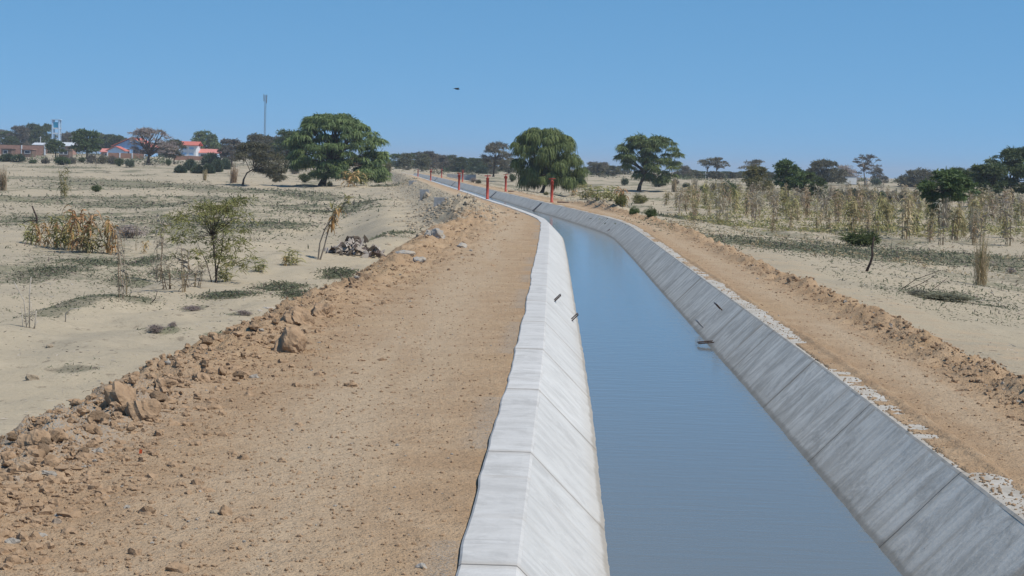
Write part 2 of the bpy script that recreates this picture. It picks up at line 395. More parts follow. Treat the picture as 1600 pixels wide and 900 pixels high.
def thing(name, loc, label, cat, group=None, rz=0):
    o = bpy.data.objects.new(name, None); COL.objects.link(o); o.location = loc; o.rotation_euler = (0, 0, rz)
    o.empty_display_size = .2
    return tag(o, label, cat, group)
def dup(root, loc, rz=0, sc=1.0, label=None, group=None):
    r = root.copy(); COL.objects.link(r); r.location = loc; r.rotation_euler = (0, 0, rz)
    r.scale = sc if hasattr(sc, '__len__') else (sc, sc, sc)
    if label: r['label'] = label
    if group: r['group'] = group
    for ch in root.children:
        c = ch.copy(); COL.objects.link(c); c.parent = r
        for gch in ch.children:
            d = gch.copy(); COL.objects.link(d); d.parent = c
    return r

# ------------------------------------------------------------------ the land: one sheet, finer where it is near
def grow(a, b, step, k, inc=1.0):
    out = [a]
    while out[-1] < b: out.append(out[-1] + max(step, out[-1] * k) * inc)
    return out
rows = list(np.arange(-30, 5, 1.5)) + list(np.arange(5, 8, .1)) + grow(8, 600, .035, .005) 
r2 = rows[-1]
while r2 < 6900: r2 *= 1.03; rows.append(r2)
rows = np.array(rows)
def side_cols():
    a = list(np.arange(1.20, 1.62, .016)) + list(np.arange(1.66, 6.2, .05)); x = a[-1]; d = .05
    while x < 3200: d *= 1.032; x += d; a.append(x)
    return np.array(a)
sc_ = side_cols(); cols = np.concatenate([-sc_[::-1], [-.9, 0, .9], sc_])
YY, TT = np.meshgrid(rows, cols, indexing='ij'); XX = cx(YY) + TT
ZZ = Zland(XX, YY)
inn = np.abs(TT)
ol = HW + COPE + wobl(YY)                                       # outer edge of the left coping
# the trench under the canal and the soil against the copings
soilL = np.where(TT < 0, sst(ol - .035, ol - .002, inn), 0)
ZL = ZZ - .16 * (1 - soilL)
spill = .020 * fbm(YY * 6.0, TT * 3.0, 51, 4) + .006 * fbm(YY * 20, TT * 12, 53, 2) - .001 + .010 * fbm(YY * .9, TT * 0, 54, 2) + .03 * sst(1.43, 1.56, inn) + .012 * fbm(YY * .5, TT * 0, 52, 2)
mR = sst(1.315, 1.298, inn)
ZR = np.where(inn < 1.56, np.minimum(ZZ, 0.012) * sst(1.5, 1.56, inn) + spill, ZZ)
ZR = ZR - .2 * mR
ZZ = np.where(TT < 0, ZL, ZR); ZZ = np.where(inn < 1.295, -1.6, ZZ)
endt = sst(395, 410, YY) * (inn < 1.6)
ZZ = ZZ * (1 - endt) + Zbase(XX, YY) * endt
DL = -TT
veg = (.36 + .16 * sst(80, 200, YY)) * (.5 + .5 * fbm(XX * .10, YY * .045, 61, 3)) + .45 * (fbm(XX * .22, YY * .08, 62, 4) > .12)
veg = veg * sst(4, 11, np.where(TT < 0, DL - 4, TT)) * sst(28, 50, YY)
soil = np.where(TT < 0, 1 - sst(4.75, 5.35, DL + .45 * fbm(XX * 1.3, YY * 1.3, 63, 3)), 1 - sst(2.9, 3.3, TT + .5 * fbm(XX * .8, YY * .8, 64, 3)))
soil = np.where(TT > 0, np.maximum(soil, .42 * (1 - sst(4.5, 7.5, TT + fbm(XX * .5, YY * .2, 65, 2)))), soil)
soil = soil * (1 - .60 * sst(56, 78, YY) * np.where(TT < 0, sst(2.2, 3.4, DL), sst(2.3, 3.0, TT))) * (1 - .35 * sst(75, 110, YY)) * (1 - sst(380, 420, YY))
# named weed patches, each (pixel x, y, radius across, radius along)
PATCH = [(60, 430, .9, 2.5), (90, 420, .9, 2), (200, 440, .8, 2), (150, 410, 1.2, 2.5), (270, 430, 1.0, 2.2), (300, 350, 3, 7), (420, 350, 3, 6), (330, 310, 6, 14), (520, 330, 3, 8), (200, 320, 6, 12), (30, 310, 6, 14), (460, 300, 5, 12), (560, 320, 2, 8), (100, 262, 9, 30), (180, 290, 11, 22), (120, 282, 14, 16), (250, 292, 12, 16), (60, 345, 3.2, 9), (380, 296, 8, 14), (460, 322, 4, 9),
         (600, 367, 1.1, 4), (600, 290, 3, 10), (500, 310, 4, 7), (105, 478, .5, 2.6), (160, 462, .55, 1.6), (210, 465, .5, 1.6), (355, 460, .55, 1.1), (225, 410, .8, 3),
         (440, 452, .5, 1.4), (530, 428, .4, 1.4), (250, 515, .38, .6), (120, 577, .35, .5), (300, 482, .3, .6), (375, 490, .3, .5), (345, 523, .3, .5),
         (1130, 375, 2.4, 7), (1220, 385, 2.6, 7), (1290, 390, 3.2, 9), (1360, 396, 3, 8), (1420, 400, 3.2, 8), (1480, 404, 3, 7), (1550, 405, 3.2, 7), (1330, 360, 4, 7), (1550, 478, .4, .7), (1060, 340, 2.4, 7), (1470, 462, 1.2, 1.6)]
for (a, b_, ra, rb) in PATCH:
    p = ground(a, b_)
    ii = (rows > p.y - 3 * rb) & (rows < p.y + 3 * rb)
    if not ii.any(): continue
    q = ((XX[ii] - p.x) / ra) ** 2 + ((YY[ii] - p.y) / rb) ** 2
    veg[ii] = np.maximum(veg[ii], .98 * np.exp(-q * 1.1))
gravel = np.clip(1.3 * np.exp(-((DL - 4.3) / .45) ** 2 - ((YY - 12.5) / 2.2) ** 2), 0, 1)
gravel = gravel + .7 * bump(1.62, .10, DL) * (vnoise(YY * .8, YY * 0, 66) > .55)
nr, nc = YY.shape
idx = np.arange(nr * nc).reshape(nr, nc)
FQ = np.stack([idx[:-1, :-1], idx[:-1, 1:], idx[1:, 1:], idx[1:, :-1]], -1).reshape(-1, 4)
gnd = mesh_np('ground', np.stack([XX, YY, ZZ], -1).reshape(-1, 3), FQ, 'ground', None,
              {'soil': ('POINT', soil.ravel()), 'veg': ('POINT', veg.ravel()), 'worn': ('POINT', np.where(TT < 0, bump(2.55, .62, DL), bump(2.05, .28, TT)).ravel()), 'gravel': ('POINT', np.clip(gravel, 0, 1).ravel())}, True)
tag(gnd, None, None, kind='structure')
del XX, YY, TT, ZZ, ZL, ZR, FQ

# ------------------------------------------------------------------ canal
crow = np.array(list(np.arange(-25, 6, 1.0)) + grow(6, 402, .035, .004))
def strip(name, prof, mat, parent, uvoff=0, wob=None):
    """prof: list of (t, z) across; wob(y) moves the first point outwards"""
    k = len(prof); Y = np.repeat(crow[:, None], k, 1); T = np.array([p[0] for p in prof])[None, :] + 0 * Y
    Z = np.array([p[1] for p in prof])[None, :] + 0 * Y
    if wob is not None: T = T + wob(Y, T, Z)[0]; Z = Z + wob(Y, T, Z)[1]
    d = np.concatenate([[0], np.cumsum(np.hypot(np.diff([p[0] for p in prof]), np.diff([p[1] for p in prof])))])
    V = np.stack([cx(Y) + T, Y, Z], -1).reshape(-1, 3)
    uv = np.stack([Y + uvoff, d[None, :] + 0 * Y], -1).reshape(-1, 2)
    i = np.arange(len(V)).reshape(Y.shape)
    q = np.stack([i[:-1, :-1], i[:-1, 1:], i[1:, 1:], i[1:, :-1]], -1).reshape(-1, 4)
    return mesh_np(name, V, q, mat, parent, None, False, uv)
canal = thing('irrigation_canal', (0, 0, 0), 'long concrete lined irrigation canal curving away between two dirt tracks', 'canal')
UO = 3.38 - 8.35 - .5 + 1.69
ripl = lambda Y, T: .006 * fbm(Y * 3.5, T * .3, 71, 3) + .003 * fbm(Y * 14, T * .4, 72, 2)
def bank_wob(Y, T, Z):
    k = (Z < -.03); r = ripl(Y, T) * k; return (-np.sign(T) * r * .7, r * .7)
def cope_wob_l(Y, T, Z):
    k = (T < -HW - .1); return (-wobl(Y) * k, .004 * fbm(Y * 2, T * 2, 73, 2))
def cope_wob_r(Y, T, Z): return (0 * T, .003 * fbm(Y * 2, T * 2, 74, 2))
n_b = [(-(HW - .012) + k * .09, -.012 - k * .09) for k in range(0, 11)]
p1 = strip('bank', n_b, 'conc_left', canal, UO, bank_wob); p1['label'] = 'bright smooth sloping left bank in full sun'
p2 = strip('bank', [(-t, z) for t, z in n_b[::-1]], 'conc_right', canal, UO + .3, bank_wob); p2['label'] = 'weathered grey sloping right bank with brown streaks'
p3 = strip('coping', [(-HW - COPE, -.12), (-HW - COPE, -.006), (-HW - COPE + .012, .003), (-HW - .05, .003), (-HW - .004, .001), (-HW + .012, -.012)], 'conc_cope', canal, UO, cope_wob_l)
p3['label'] = 'clean pale coping beside the wide track'
p4 = strip('coping', [(HW - .012, -.012), (HW + .004, .001), (HW + .05, .003), (HW + COPE - .012, .003), (HW + COPE, -.006), (HW + COPE, -.12)], 'conc_cope_dusty', canal, UO + .3, cope_wob_r)
p4['label'] = 'coping half covered by spilled brown soil'
strip('canal_bed', [(n_b[-1][0] - .01, n_b[-1][1] + .01), (0, -1.0), (-n_b[-1][0] + .01, n_b[-1][1] + .01)], 'conc_bed', canal)
Yw = crow[crow > -24]; Tw = np.linspace(-.86, .86, 9); Y2, T2 = np.meshgrid(Yw, Tw, indexing='ij')
V = np.stack([cx(Y2) + T2, Y2, 0 * Y2 + WZ], -1).reshape(-1, 3); i = np.arange(len(V)).reshape(Y2.shape)
wtr = mesh_np('water', V, np.stack([i[:-1, :-1], i[:-1, 1:], i[1:, 1:], i[1:, :-1]], -1).reshape(-1, 4), 'water', None, None, True)
tag(wtr, None, None, kind='structure')

# ------------------------------------------------------------------ clods and stones
def ico(sub):
    import bmesh
    bm = bmesh.new(); bmesh.ops.create_icosphere(bm, subdivisions=sub, radius=1)
    v = np.array([p.co[:] for p in bm.verts]); f = np.array([[q.index for q in k.verts] for k in bm.faces]); bm.free(); return v, f
I1, I2, I3, I4 = ico(1), ico(2), ico(3), ico(4)
def rock_verts(v, rng, rough=.25, flat=.7):
    """angular lump: a sphere cut by random planes, then roughened"""
    d = np.full(len(v), 1.0)
    for _ in range(9):
        n = rng.normal(size=3); n /= np.linalg.norm(n); k = rng.uniform(.55, .95)
        dd = v @ n; d = np.where(dd > 1e-3, np.minimum(d, k / np.maximum(dd, 1e-3)), d)
    o = rng.uniform(0, 50, 3)
    d = d * (1 + rough * fbm(v[:, 0] * 2 + o[0] + v[:, 2], v[:, 1] * 2 + o[1] - v[:, 2], 81, 4) + .09 * np.abs(fbm(v[:, 0] * 6 + o[2] + v[:, 2] * 5, v[:, 1] * 6 - v[:, 2] * 4, 83, 3)))
    return v * d[:, None] * np.array([rng.uniform(.8, 1.25), rng.uniform(.8, 1.25), flat])
def scatter(name, P, S, base, mat, rng, jit=.22):
    v, f = base; n = len(P); k = len(v)
    A = v[None] * (1 + jit * rng.uniform(-1, 1, (n, k, 1))) * rng.uniform(.6, 1.25, (n, 1, 3)) * np.array([1, 1, .75])
    an = rng.uniform(0, 6.28, n); c, s = np.cos(an)[:, None], np.sin(an)[:, None]
    X = A[..., 0] * c - A[..., 1] * s; Y = A[..., 0] * s + A[..., 1] * c
    W = np.stack([X, Y, A[..., 2]], -1) * S[:, None, None] + P[:, None, :]
    Fc = (f[None] + (np.arange(n) * k)[:, None, None]).reshape(-1, 3)
    return mesh_np(name, W.reshape(-1, 3), Fc, mat, None, {'rnd': ('FACE', np.repeat(rng.random(n), len(f)))})
rng = np.random.default_rng(5)
def pos(Y, T, sink): X = cx(Y) + T; return np.stack([X, Y, Zland(X, Y) + sink], -1)
def ysamp(n, a, b): u = rng.random(n); return 1 / (1 / a + (1 / b - 1 / a) * u)      # denser near the viewer
# left track crumbs
n = 15000; Y = ysamp(n, 7.3, 60); T = -1.62 - 3.2 * rng.random(n) ** .75; S = .0035 + .012 * rng.random(n) ** 4 + .010 * (T < -3.9) * rng.random(n) ** 2
tag(scatter('gravel', pos(Y, T, 0) + S[:, None] * [0, 0, .2], S, I1, 'clod', rng), None, None, kind='stuff')
n = 16000; Y = ysamp(n, 8, 110); T = -(4.35 - .75 * sst(14, 50, Y)) + rng.normal(0, .5, n) * (1 + .3 * sst(20, 50, Y)); S = .005 + .042 * rng.random(n) ** 5
o = scatter('earth_clods', pos(Y, T, 0) + S[:, None] * [0, 0, -.05], S, I2, 'clod', rng, .34); tag(o, None, None, kind='stuff')
n = 10000; Y = ysamp(n, 12, 80); T = 2.75 + rng.normal(0, .26, n); S = .006 + .024 * rng.random(n) ** 4; S[::4] *= .5; T[::4] = 1.6 + 1.3 * rng.random(len(T[::4]))
o = scatter('berm_clods', pos(Y, T, 0), S, I2, 'clod', rng, .3); tag(o, None, None, kind='stuff')
n = 4500; Y = rng.uniform(60, 330, n); T = -4.6 + rng.normal(0, 1.2, n); T = np.minimum(T, -3.0); S = .02 + .10 * rng.random(n) ** 3
k = n // 3; Y[:k] = 80 + rng.normal(0, 10, k); T[:k] = -4.3 + rng.normal(0, .9, k)
o = scatter('spoil_clods', pos(Y, T, 0), S, I1, 'clod_grey', rng); tag(o, None, None, kind='stuff')
n = 700; Y = rng.normal(90, 8, n); T = rng.normal(3.4, .55, n); T = np.maximum(T, 2.5); S = .02 + .06 * rng.random(n) ** 2
o = scatter('heap_clods', pos(Y, T, 0), S, I1, 'clod_grey', rng); tag(o, None, None, kind='stuff')
n = 1800; Y = ysamp(n, 9, 70); T = 1.30 + .26 * rng.random(n); S = .004 + .012 * rng.random(n) ** 3; X = cx(Y) + T
o = scatter('coping_crumbs', np.stack([X, Y, np.full(n, .006)], -1), S, I1, 'clod', rng); tag(o, None, None, kind='stuff')
# big lumps, each its own thing: (px, py of the middle, radius px x, flatness, material, label)
BIG = [(188, 618, 34, .85, 'clod', 'largest tan earth boulder on the track edge beside pale sand'),
       (222, 640, 26, .85, 'clod', 'tan earth boulder just right of the largest boulder, dark cleft between'),
       (58, 685, 24, .85, 'clod', 'blocky tan clod with a dark left face near the left frame edge'),
       (86, 680, 16, .8, 'clod', 'small blocky clod touching the right side of the blocky dark faced clod'),
       (8, 715, 22, .65, 'clod', 'tan clod cut by the left edge of the picture'),
       (452, 533, 26, .95, 'clod', 'tall tan clod casting a dark hollow shadow on its left, mid berm'),
       (470, 497, 22, .8, 'clod', 'tan clod behind the shadowed clod on the berm'),
       (503, 485, 20, .7, 'clod', 'tan lump at the crest of the berm above the wide track'),
       (315, 590, 15, .7, 'clod', 'rounded pale tan clod half way along the left berm'),
       (345, 580, 12, .7, 'clod', 'small clod right of the rounded pale tan clod'),
       (255, 600, 15, .8, 'clod', 'tan clod with a dark side right of the two big boulders'),
       (680, 366, 15, .72, 'rock_grey', 'grey and tan angular rock at the head of the berm'),
       (632, 395, 11, .5, 'rock_grey', 'long grey flat rock below the angular grey rock'),
       (655, 405, 10, .6, 'rock_grey', 'dark grey stone on the berm below the angular grey rock'),
       (720, 384, 12, .5, 'rock_grey', 'flat grey broken stone near the far end of the berm'),
       (1238, 436, 9, .65, 'clod', 'orange tan clod on the crest of the right berm'),
       (1516, 576, 12, .6, 'clod', 'brown clod on the right berm near the right frame edge'),
       (660, 885, 8, .65, 'rock_grey', 'small pale stone on the track near the bottom of the picture'),
       (335, 800, 6, .6, 'clod_grey', 'small grey pebble on the lower left of the wide track'),
       (50, 589, 10, .8, 'clod_grey', 'brown lump lying on the pale sand at far left'),
       (78, 541, 6, .6, 'clod_grey', 'tiny dark stone on the pale sand above the brown lump')]
for j, (a, b_, r, fl, mt, lab) in enumerate(BIG):
    p = ground(a, b_ + r * fl * .6); s = r * p.y / F; rg = np.random.default_rng(100 + j)
    V_ = rock_verts(I4[0] if r > 12 else I3[0], rg, .42, fl) * s * 1.1
    o = mesh_np('boulder' if r > 12 else 'stone', V_, I4[1] if r > 12 else I3[1], mt, None, {'rnd': ('POINT', np.zeros(len(V_)))}, False)
    o.location = (p.x, p.y, gz(p.x, p.y) + s * fl * .35); tag(o, lab, 'boulder' if r > 12 else 'stone')
protos = []
for j in range(5):
    V_ = rock_verts(I3[0], np.random.default_rng(300 + j), .4, .7)
    protos.append(bpy.data.meshes.new('clod')); tmp = mesh_np('clod', V_, I3[1], 'clod', None, {'rnd': ('POINT', np.zeros(len(V_)))}); protos[j] = tmp.data; bpy.data.objects.remove(tmp)
for j in range(110):
    Y_ = float(ysamp(1, 10.5, 62)[0]); T_ = -(4.5 - .6 * float(sst(14, 50, Y_))) + rng.normal(0, .30); X_ = float(cx(Y_)) + T_
    o = bpy.data.objects.new('clod', protos[j % 5]); COL.objects.link(o); s = .022 + .055 * rng.random() ** 2.2
    o.location = (X_, Y_, gz(X_, Y_) + .02 + s * .15); o.scale = (s, s, s * .9); o.rotation_euler = (0, 0, rng.random() * 6)
    tag(o, 'fist to head sized tan clod among the loose clods of the left berm', 'clod', 'clods along the left berm')

# ------------------------------------------------------------------ plants
def frames(D):
    """two unit vectors perpendicular to each row of D"""
    up = np.where(np.abs(D[:, 2:3]) > .95, [[1., 0, 0]], [[0, 0, 1.]]); a = np.cross(D, up); a /= np.linalg.norm(a, axis=1, keepdims=True) + 1e-9
    return a, np.cross(D, a)
def strips(P, D, L, W, rng, droop=0.0, seg=1):
    """leaf blades: start P, direction D (unit), length L, width W; bending down by droop"""
    n = len(P); a, b = frames(D); an = rng.uniform(0, 6.28, (n, 1)); s = (a * np.cos(an) + b * np.sin(an)) * (W[:, None] / 2)
    pts = [P]; d = D.copy()
    for k in range(seg):
        d = d + np.array([0, 0, -droop / seg * 1.3]); d /= np.linalg.norm(d, axis=1, keepdims=True) + 1e-9
        pts.append(pts[-1] + d * (L / seg)[:, None])
    V = []; 
    for k, p in enumerate(pts):
        wk = 1.0 if k < seg else .35
        V += [p - s * wk, p + s * wk]
    V = np.stack(V, 1); m = 2 * (seg + 1)
    f = np.array([[2 * k, 2 * k + 1, 2 * k + 3, 2 * k + 2] for k in range(seg)])
    Fc = (f[None] + (np.arange(n) * m)[:, None, None]).reshape(-1, 4)
    return V.reshape(-1, 3), Fc, np.repeat(rng.random(n), seg)
def leaves(name, P, D, L, W, rng, mat, parent, droop=0, seg=1, rnd=None):
    V, Fc, r = strips(P, D, L, W, rng, droop, seg)
    if rnd is not None: r = np.repeat(np.clip(rnd, 0, 1), seg)
    return mesh_np(name, V, Fc, mat, parent, {'rnd': ('FACE', r)})
def unit(n, rng, zmin=-1):
    v = rng.normal(size=(n, 3)); v /= np.linalg.norm(v, axis=1, keepdims=True)
    if zmin > -1: v[:, 2] = np.where(v[:, 2] < zmin, -v[:, 2], v[:, 2])
    return v

def crown_points(table, n, rng, shell=.55, depth=1.0):
    """table rows (height, left, right) in metres; returns cluster centres inside the solid they describe"""
    tb = sorted(table); H = np.array([r[0] for r in tb]); Lf = np.array([r[1] for r in tb]); Rt = np.array([r[2] for r in tb])
    wgt = np.interp(np.linspace(H[0], H[-1], 60), H, Rt - Lf) + .2 * (Rt - Lf).max()
    hh = rng.choice(np.linspace(H[0], H[-1], 60), n, p=wgt / wgt.sum()) + rng.normal(0, (H[-1] - H[0]) * .012, n)
    l = np.interp(hh, H, Lf); r = np.interp(hh, H, Rt); mid = (l + r) / 2; hw_ = (r - l) / 2
    an = rng.uniform(0, 2 * math.pi, n); rad = shell + (1 - shell) * rng.random(n) ** .6
    rad = np.where(rng.random(n) < .25, rad * rng.random(n), rad)
    # the crown top is covered too
    k = rng.random(n) < .18; hh[k] = H[-1] - (H[-1] - H[0]) * .18 * rng.random(k.sum()); l = np.interp(hh, H, Lf); r = np.interp(hh, H, Rt); mid = (l + r) / 2; hw_ = (r - l) / 2
    return np.stack([mid + hw_ * rad * np.cos(an), hw_ * depth * rad * np.sin(an), hh], 1)

def tree(name, label, base, table, trunk, leaf, seed, n_cl=90, r_cl=.9, per=110, L=.5, W=.09, droop=.8, limbs=16, bark='bark', tr=.22,
         flat=.55, group=None, cat='tree', shell=.55, shrink=.92, depth=1.0, seg=2, twig=0, rz=0):
    rng = np.random.default_rng(seed); root = thing(name, base, label, cat, group, rz)
    C = crown_points([(h, l * shrink, r * shrink) for h, l, r in table], n_cl, rng, shell, depth)
    n = n_cl * per; ci = rng.integers(0, n_cl, n); rc = r_cl * rng.uniform(.55, 1.3, n_cl)
    U = unit(n, rng, -.25); rad = rng.random(n) ** .45
    P = C[ci] + U * (rc[ci] * rad)[:, None] * np.array([1, 1, flat])
    D = U * np.array([1, 1, .5]) + rng.normal(0, .45, (n, 3)); D /= np.linalg.norm(D, axis=1, keepdims=True)
    Ls = L * rng.uniform(.5, 1.4, n); Ws = W * rng.uniform(.6, 1.3, n)
    cv = rng.random(n_cl); rn = .55 * cv[ci] + .45 * rng.random(n)
    if leaf: leaves('crown', P, D, Ls, Ws, rng, leaf, root, droop, seg, rn)
    mb = MB(); tp = [Vector(p) for p in trunk]; m = len(tp)
    mb.tube(tp, [tr * (1.25 if i == 0 else 1) * (1 - .45 * i / max(1, m - 1)) for i in range(m)], 8)
    if len(tp) > 1: mb.tube([tp[0] + Vector((0, 0, -.25)), tp[0] + Vector((0, 0, .12))], [tr * 1.9, tr * 1.2], 8)
    mb.build('trunk', bark, root, True)
    lb = MB(); order = rng.permutation(n_cl)[:limbs]
    for k in order:
        c = Vector(C[k]); s = tp[-1] if rng.random() < .7 else tp[-2].lerp(tp[-1], rng.uniform(.4, 1)); r0 = tr * rng.uniform(.28, .5)
        q = s.lerp(c, .45) + Vector((rng.normal(0, .12), rng.normal(0, .12), rng.uniform(-.02, .25))) * (c - s).length * .6
        lb.tube([s, q, s.lerp(c, .78) * .5 + (q.lerp(c, .6)) * .5, c], [r0, r0 * .65, r0 * .4, r0 * .15], 5, False)
        for _ in range(twig):
            e = c + Vector(unit(1, rng, -.1)[0]) * r_cl * rng.uniform(.6, 1.4); u = q.lerp(c, rng.uniform(.2, 1)); lb.tube([u, (u + e) / 2 + Vector((0, 0, .1 * r_cl)), e], [r0 * .22, r0 * .16, r0 * .06], 3, False)
    lb.build('branches', bark, root, True)
    return root
def px_tree(name, label, bx, by, outline, trunk_px, leaf, seed, D=None, gy=None, **k):
    """outline rows (py, left px, right px) and trunk (px, py) are read off for a tree whose foot is at (bx, by)"""
    if D is None: p = ground(bx, by)
    else: p = at(bx, by, D)
    s = p.y / F; tab = []
    for (y, l, r) in outline:
        f = lambda x: ((x - bx) + (y - by) * sr) * s
        tab.append(((by - y) * s, f(l), f(r)))
    tr_ = [(((x - bx) + (y - by) * sr) * s, 0, (by - y) * s) for x, y in trunk_px]
    z = gz(p.x, p.y) if D is None else p.z
    k2 = dict(k); 
    for q in ('r_cl', 'L', 'W', 'tr'):
        if q in k2: k2[q] = k2[q] * s
    return tree(name, label, (p.x, p.y, z), tab, tr_, leaf, seed, **k2)

# the three large drooping trees  (sizes given in photo pixels)
px_tree('algarrobo_tree', 'largest dark green spreading tree with a leaning trunk left of the canal', 503, 291,
        [(181, 493, 540), (190, 478, 562), (203, 470, 585), (218, 448, 596), (232, 450, 602), (247, 455, 608), (262, 452, 610), (272, 470, 606), (278, 560, 602)],
        [(503, 291), (507, 279), (514, 268), (520, 258)], 'leaf_green', 11, n_cl=250, r_cl=10, per=125, L=9, W=1.3, droop=1.3, limbs=40, tr=5.5, flat=.34, shrink=1.0, shell=.7)
px_tree('weeping_tree', 'bright green weeping tree standing right of the canal behind the red gate posts', 847, 301,
        [(203, 832, 868), (210, 815, 888), (222, 800, 902), (236, 800, 912), (250, 800, 917), (265, 804, 920), (276, 808, 918), (285, 815, 914)],
        [(847, 301), (850, 292), (857, 282), (861, 272)], 'leaf_green2', 12, n_cl=190, r_cl=8.5, per=120, L=12, W=1.0, droop=2.6, limbs=26, tr=2.8, flat=.55, seg=3)
px_tree('round_tree', 'rounded dark green tree between the weeping tree and the sparse flat topped trees', 998, 299,
        [(215, 992, 1042), (223, 978, 1060), (233, 964, 1066), (246, 962, 1063), (258, 968, 1062), (270, 984, 1058), (281, 988, 1052)],
        [(998, 299), (1000, 289), (1004, 280), (1008, 270)], 'leaf_green', 13, n_cl=100, r_cl=8, per=130, L=7, W=1.2, droop=1.0, limbs=26, tr=3.2, flat=.36, shrink=.93, shell=.65)
px_tree('flat_topped_tree', 'small olive green flat topped tree with a thin bare trunk left of the largest tree', 379, 290,
        [(226, 385, 415), (234, 372, 436), (244, 362, 448), (254, 365, 452), (262, 392, 452), (272, 418, 450), (280, 420, 444)],
        [(379, 290), (381, 280), (386, 270), (398, 263)], 'leaf_brown', 14, n_cl=80, r_cl=8, per=110, L=4.5, W=.9, droop=.7, limbs=26, tr=1.7, flat=.5, twig=2)
px_tree('bare_spreading_tree', 'purplish brown half bare tree with forked dark trunk before the school', 232, 256,
        [(203, 222, 250), (210, 205, 266), (220, 200, 272), (232, 206, 285), (240, 210, 288)],
        [(232, 256), (232, 248), (233, 241)], 'leaf_purple', 15, bark='bark', n_cl=60, r_cl=7, per=75, L=3.2, W=.7, droop=.2, limbs=44, tr=2.6, flat=.45, twig=4, D=420)
px_tree('brown_canopy_tree', 'olive brown round tree touching the right side of the half bare tree', 272, 256,
        [(222, 262, 280), (230, 255, 288), (240, 256, 288), (248, 260, 284)], [(272, 256), (272, 248)], 'leaf_brown', 16, n_cl=34, r_cl=7, per=90, L=3.2, W=.8, droop=.4, limbs=12, tr=1.2, D=440)
px_tree('leafy_tree', 'dense dark green round tree left of the blue school', 136, 246,
        [(206, 124, 142), (213, 114, 156), (225, 112, 160), (238, 114, 160)], [(136, 246), (136, 236)], 'leaf_dark', 17, n_cl=60, r_cl=8, per=90, L=3.2, W=1.3, droop=.3, limbs=8, tr=1.5, D=430)
px_tree('leafy_tree', 'small dark tree in front of the foot of the blue water tower', 87, 245,
        [(222, 78, 92), (229, 72, 100), (238, 74, 102)], [(87, 245), (87, 238)], 'leaf_dark', 18, n_cl=30, r_cl=6, per=80, L=3, W=1.2, droop=.3, limbs=6, tr=1.0, D=450)
px_tree('leafy_tree', 'green domed tree behind the right school block', 321, 250,
        [(209, 312, 328), (215, 303, 338), (224, 300, 345), (236, 302, 346)], [(321, 250), (321, 238)], 'leaf_green', 19, n_cl=60, r_cl=8, per=80, L=3.2, W=1.3, droop=.3, limbs=8, tr=1.5, D=640)
px_tree('dusky_tree', 'grey brown tree between the school and the flat topped tree', 362, 262,
        [(221, 352, 370), (228, 345, 380), (240, 343, 384), (250, 346, 382)], [(362, 262), (362, 248)], 'leaf_greybrown', 20, n_cl=46, r_cl=8, per=80, L=3.2, W=1.0, droop=.3, limbs=12, tr=1.4, D=430)
px_tree('dusky_tree', 'dull brown tree below the radio mast', 410, 266,
        [(213, 392, 418), (222, 384, 430), (236, 384, 440), (250, 388, 440)], [(410, 266), (410, 250)], 'leaf_brown', 21, n_cl=60, r_cl=9, per=80, L=3.2, W=1.1, droop=.3, limbs=12, tr=1.6, D=420)
px_tree('dusky_tree', 'dark green tree filling the gap between mast and largest tree', 446, 268,
        [(208, 436, 462), (217, 428, 470), (232, 426, 474), (250, 430, 474)], [(446, 268), (446, 250)], 'leaf_dark', 22, n_cl=56, r_cl=9, per=80, L=3.2, W=1.1, droop=.4, limbs=12, tr=1.6, D=340)
px_tree('grey_tree', 'tall grey brown airy tree left of the weeping tree', 771, 274,
        [(225, 764, 786), (232, 755, 797), (243, 752, 800), (254, 753, 800), (262, 760, 796)], [(771, 274), (772, 262), (774, 252)], 'leaf_greybrown', 23, n_cl=60, r_cl=6, per=75, L=3.4, W=.7, droop=.3, limbs=34, tr=1.1, twig=3, D=330)
px_tree('leafy_tree', 'bright leafy tree with upright side shoots in the right field behind the dry grass', 1231, 312,
        [(253, 1219, 1228), (262, 1212, 1240), (272, 1210, 1258), (284, 1212, 1264), (296, 1218, 1264)], [(1231, 312), (1231, 302), (1232, 292)], 'leaf_fresh', 24, n_cl=60, r_cl=7, per=90, L=4.4, W=1.3, droop=.2, limbs=18, tr=2.0, bark='bark_pale')
px_tree('leafy_tree', 'low bushy green tree just right of the one with upright shoots', 1262, 314,
        [(272, 1252, 1268), (280, 1246, 1284), (292, 1244, 1292), (304, 1250, 1292)], [(1262, 314), (1262, 302)], 'leaf_fresh', 25, n_cl=46, r_cl=7, per=85, L=4.2, W=1.2, droop=.3, limbs=12, tr=1.4)
px_tree('leafy_tree', 'nearest green tree on the right, slim trunk rising from the dry grass', 1467, 355,
        [(270, 1462, 1500), (278, 1442, 1516), (290, 1436, 1524), (303, 1440, 1518), (314, 1452, 1500), (330, 1460, 1480)], [(1467, 355), (1467, 335), (1469, 318), (1471, 300)], 'leaf_fresh', 26, n_cl=95, r_cl=9, per=85, L=6, W=1.8, droop=.5, limbs=26, tr=1.7)
px_tree('dark_tree', 'largest dark tree at the right frame edge', 1583, 320,
        [(236, 1582, 1612), (246, 1556, 1625), (256, 1533, 1640), (270, 1530, 1640), (285, 1540, 1640), (298, 1546, 1630)], [(1583, 320), (1583, 308), (1580, 296), (1577, 284)], 'leaf_dark', 27, n_cl=120, r_cl=10, per=85, L=6, W=1.5, droop=.7, limbs=26, tr=2.4)
px_tree('dark_tree', 'lower dark tree left of the largest one at the right edge', 1550, 322,
        [(262, 1522, 1560), (275, 1516, 1566), (290, 1518, 1566), (303, 1526, 1560)], [(1550, 322), (1549, 308), (1547, 296)], 'leaf_dark', 28, n_cl=60, r_cl=9, per=85, L=5, W=1.4, droop=.5, limbs=16, tr=1.6)
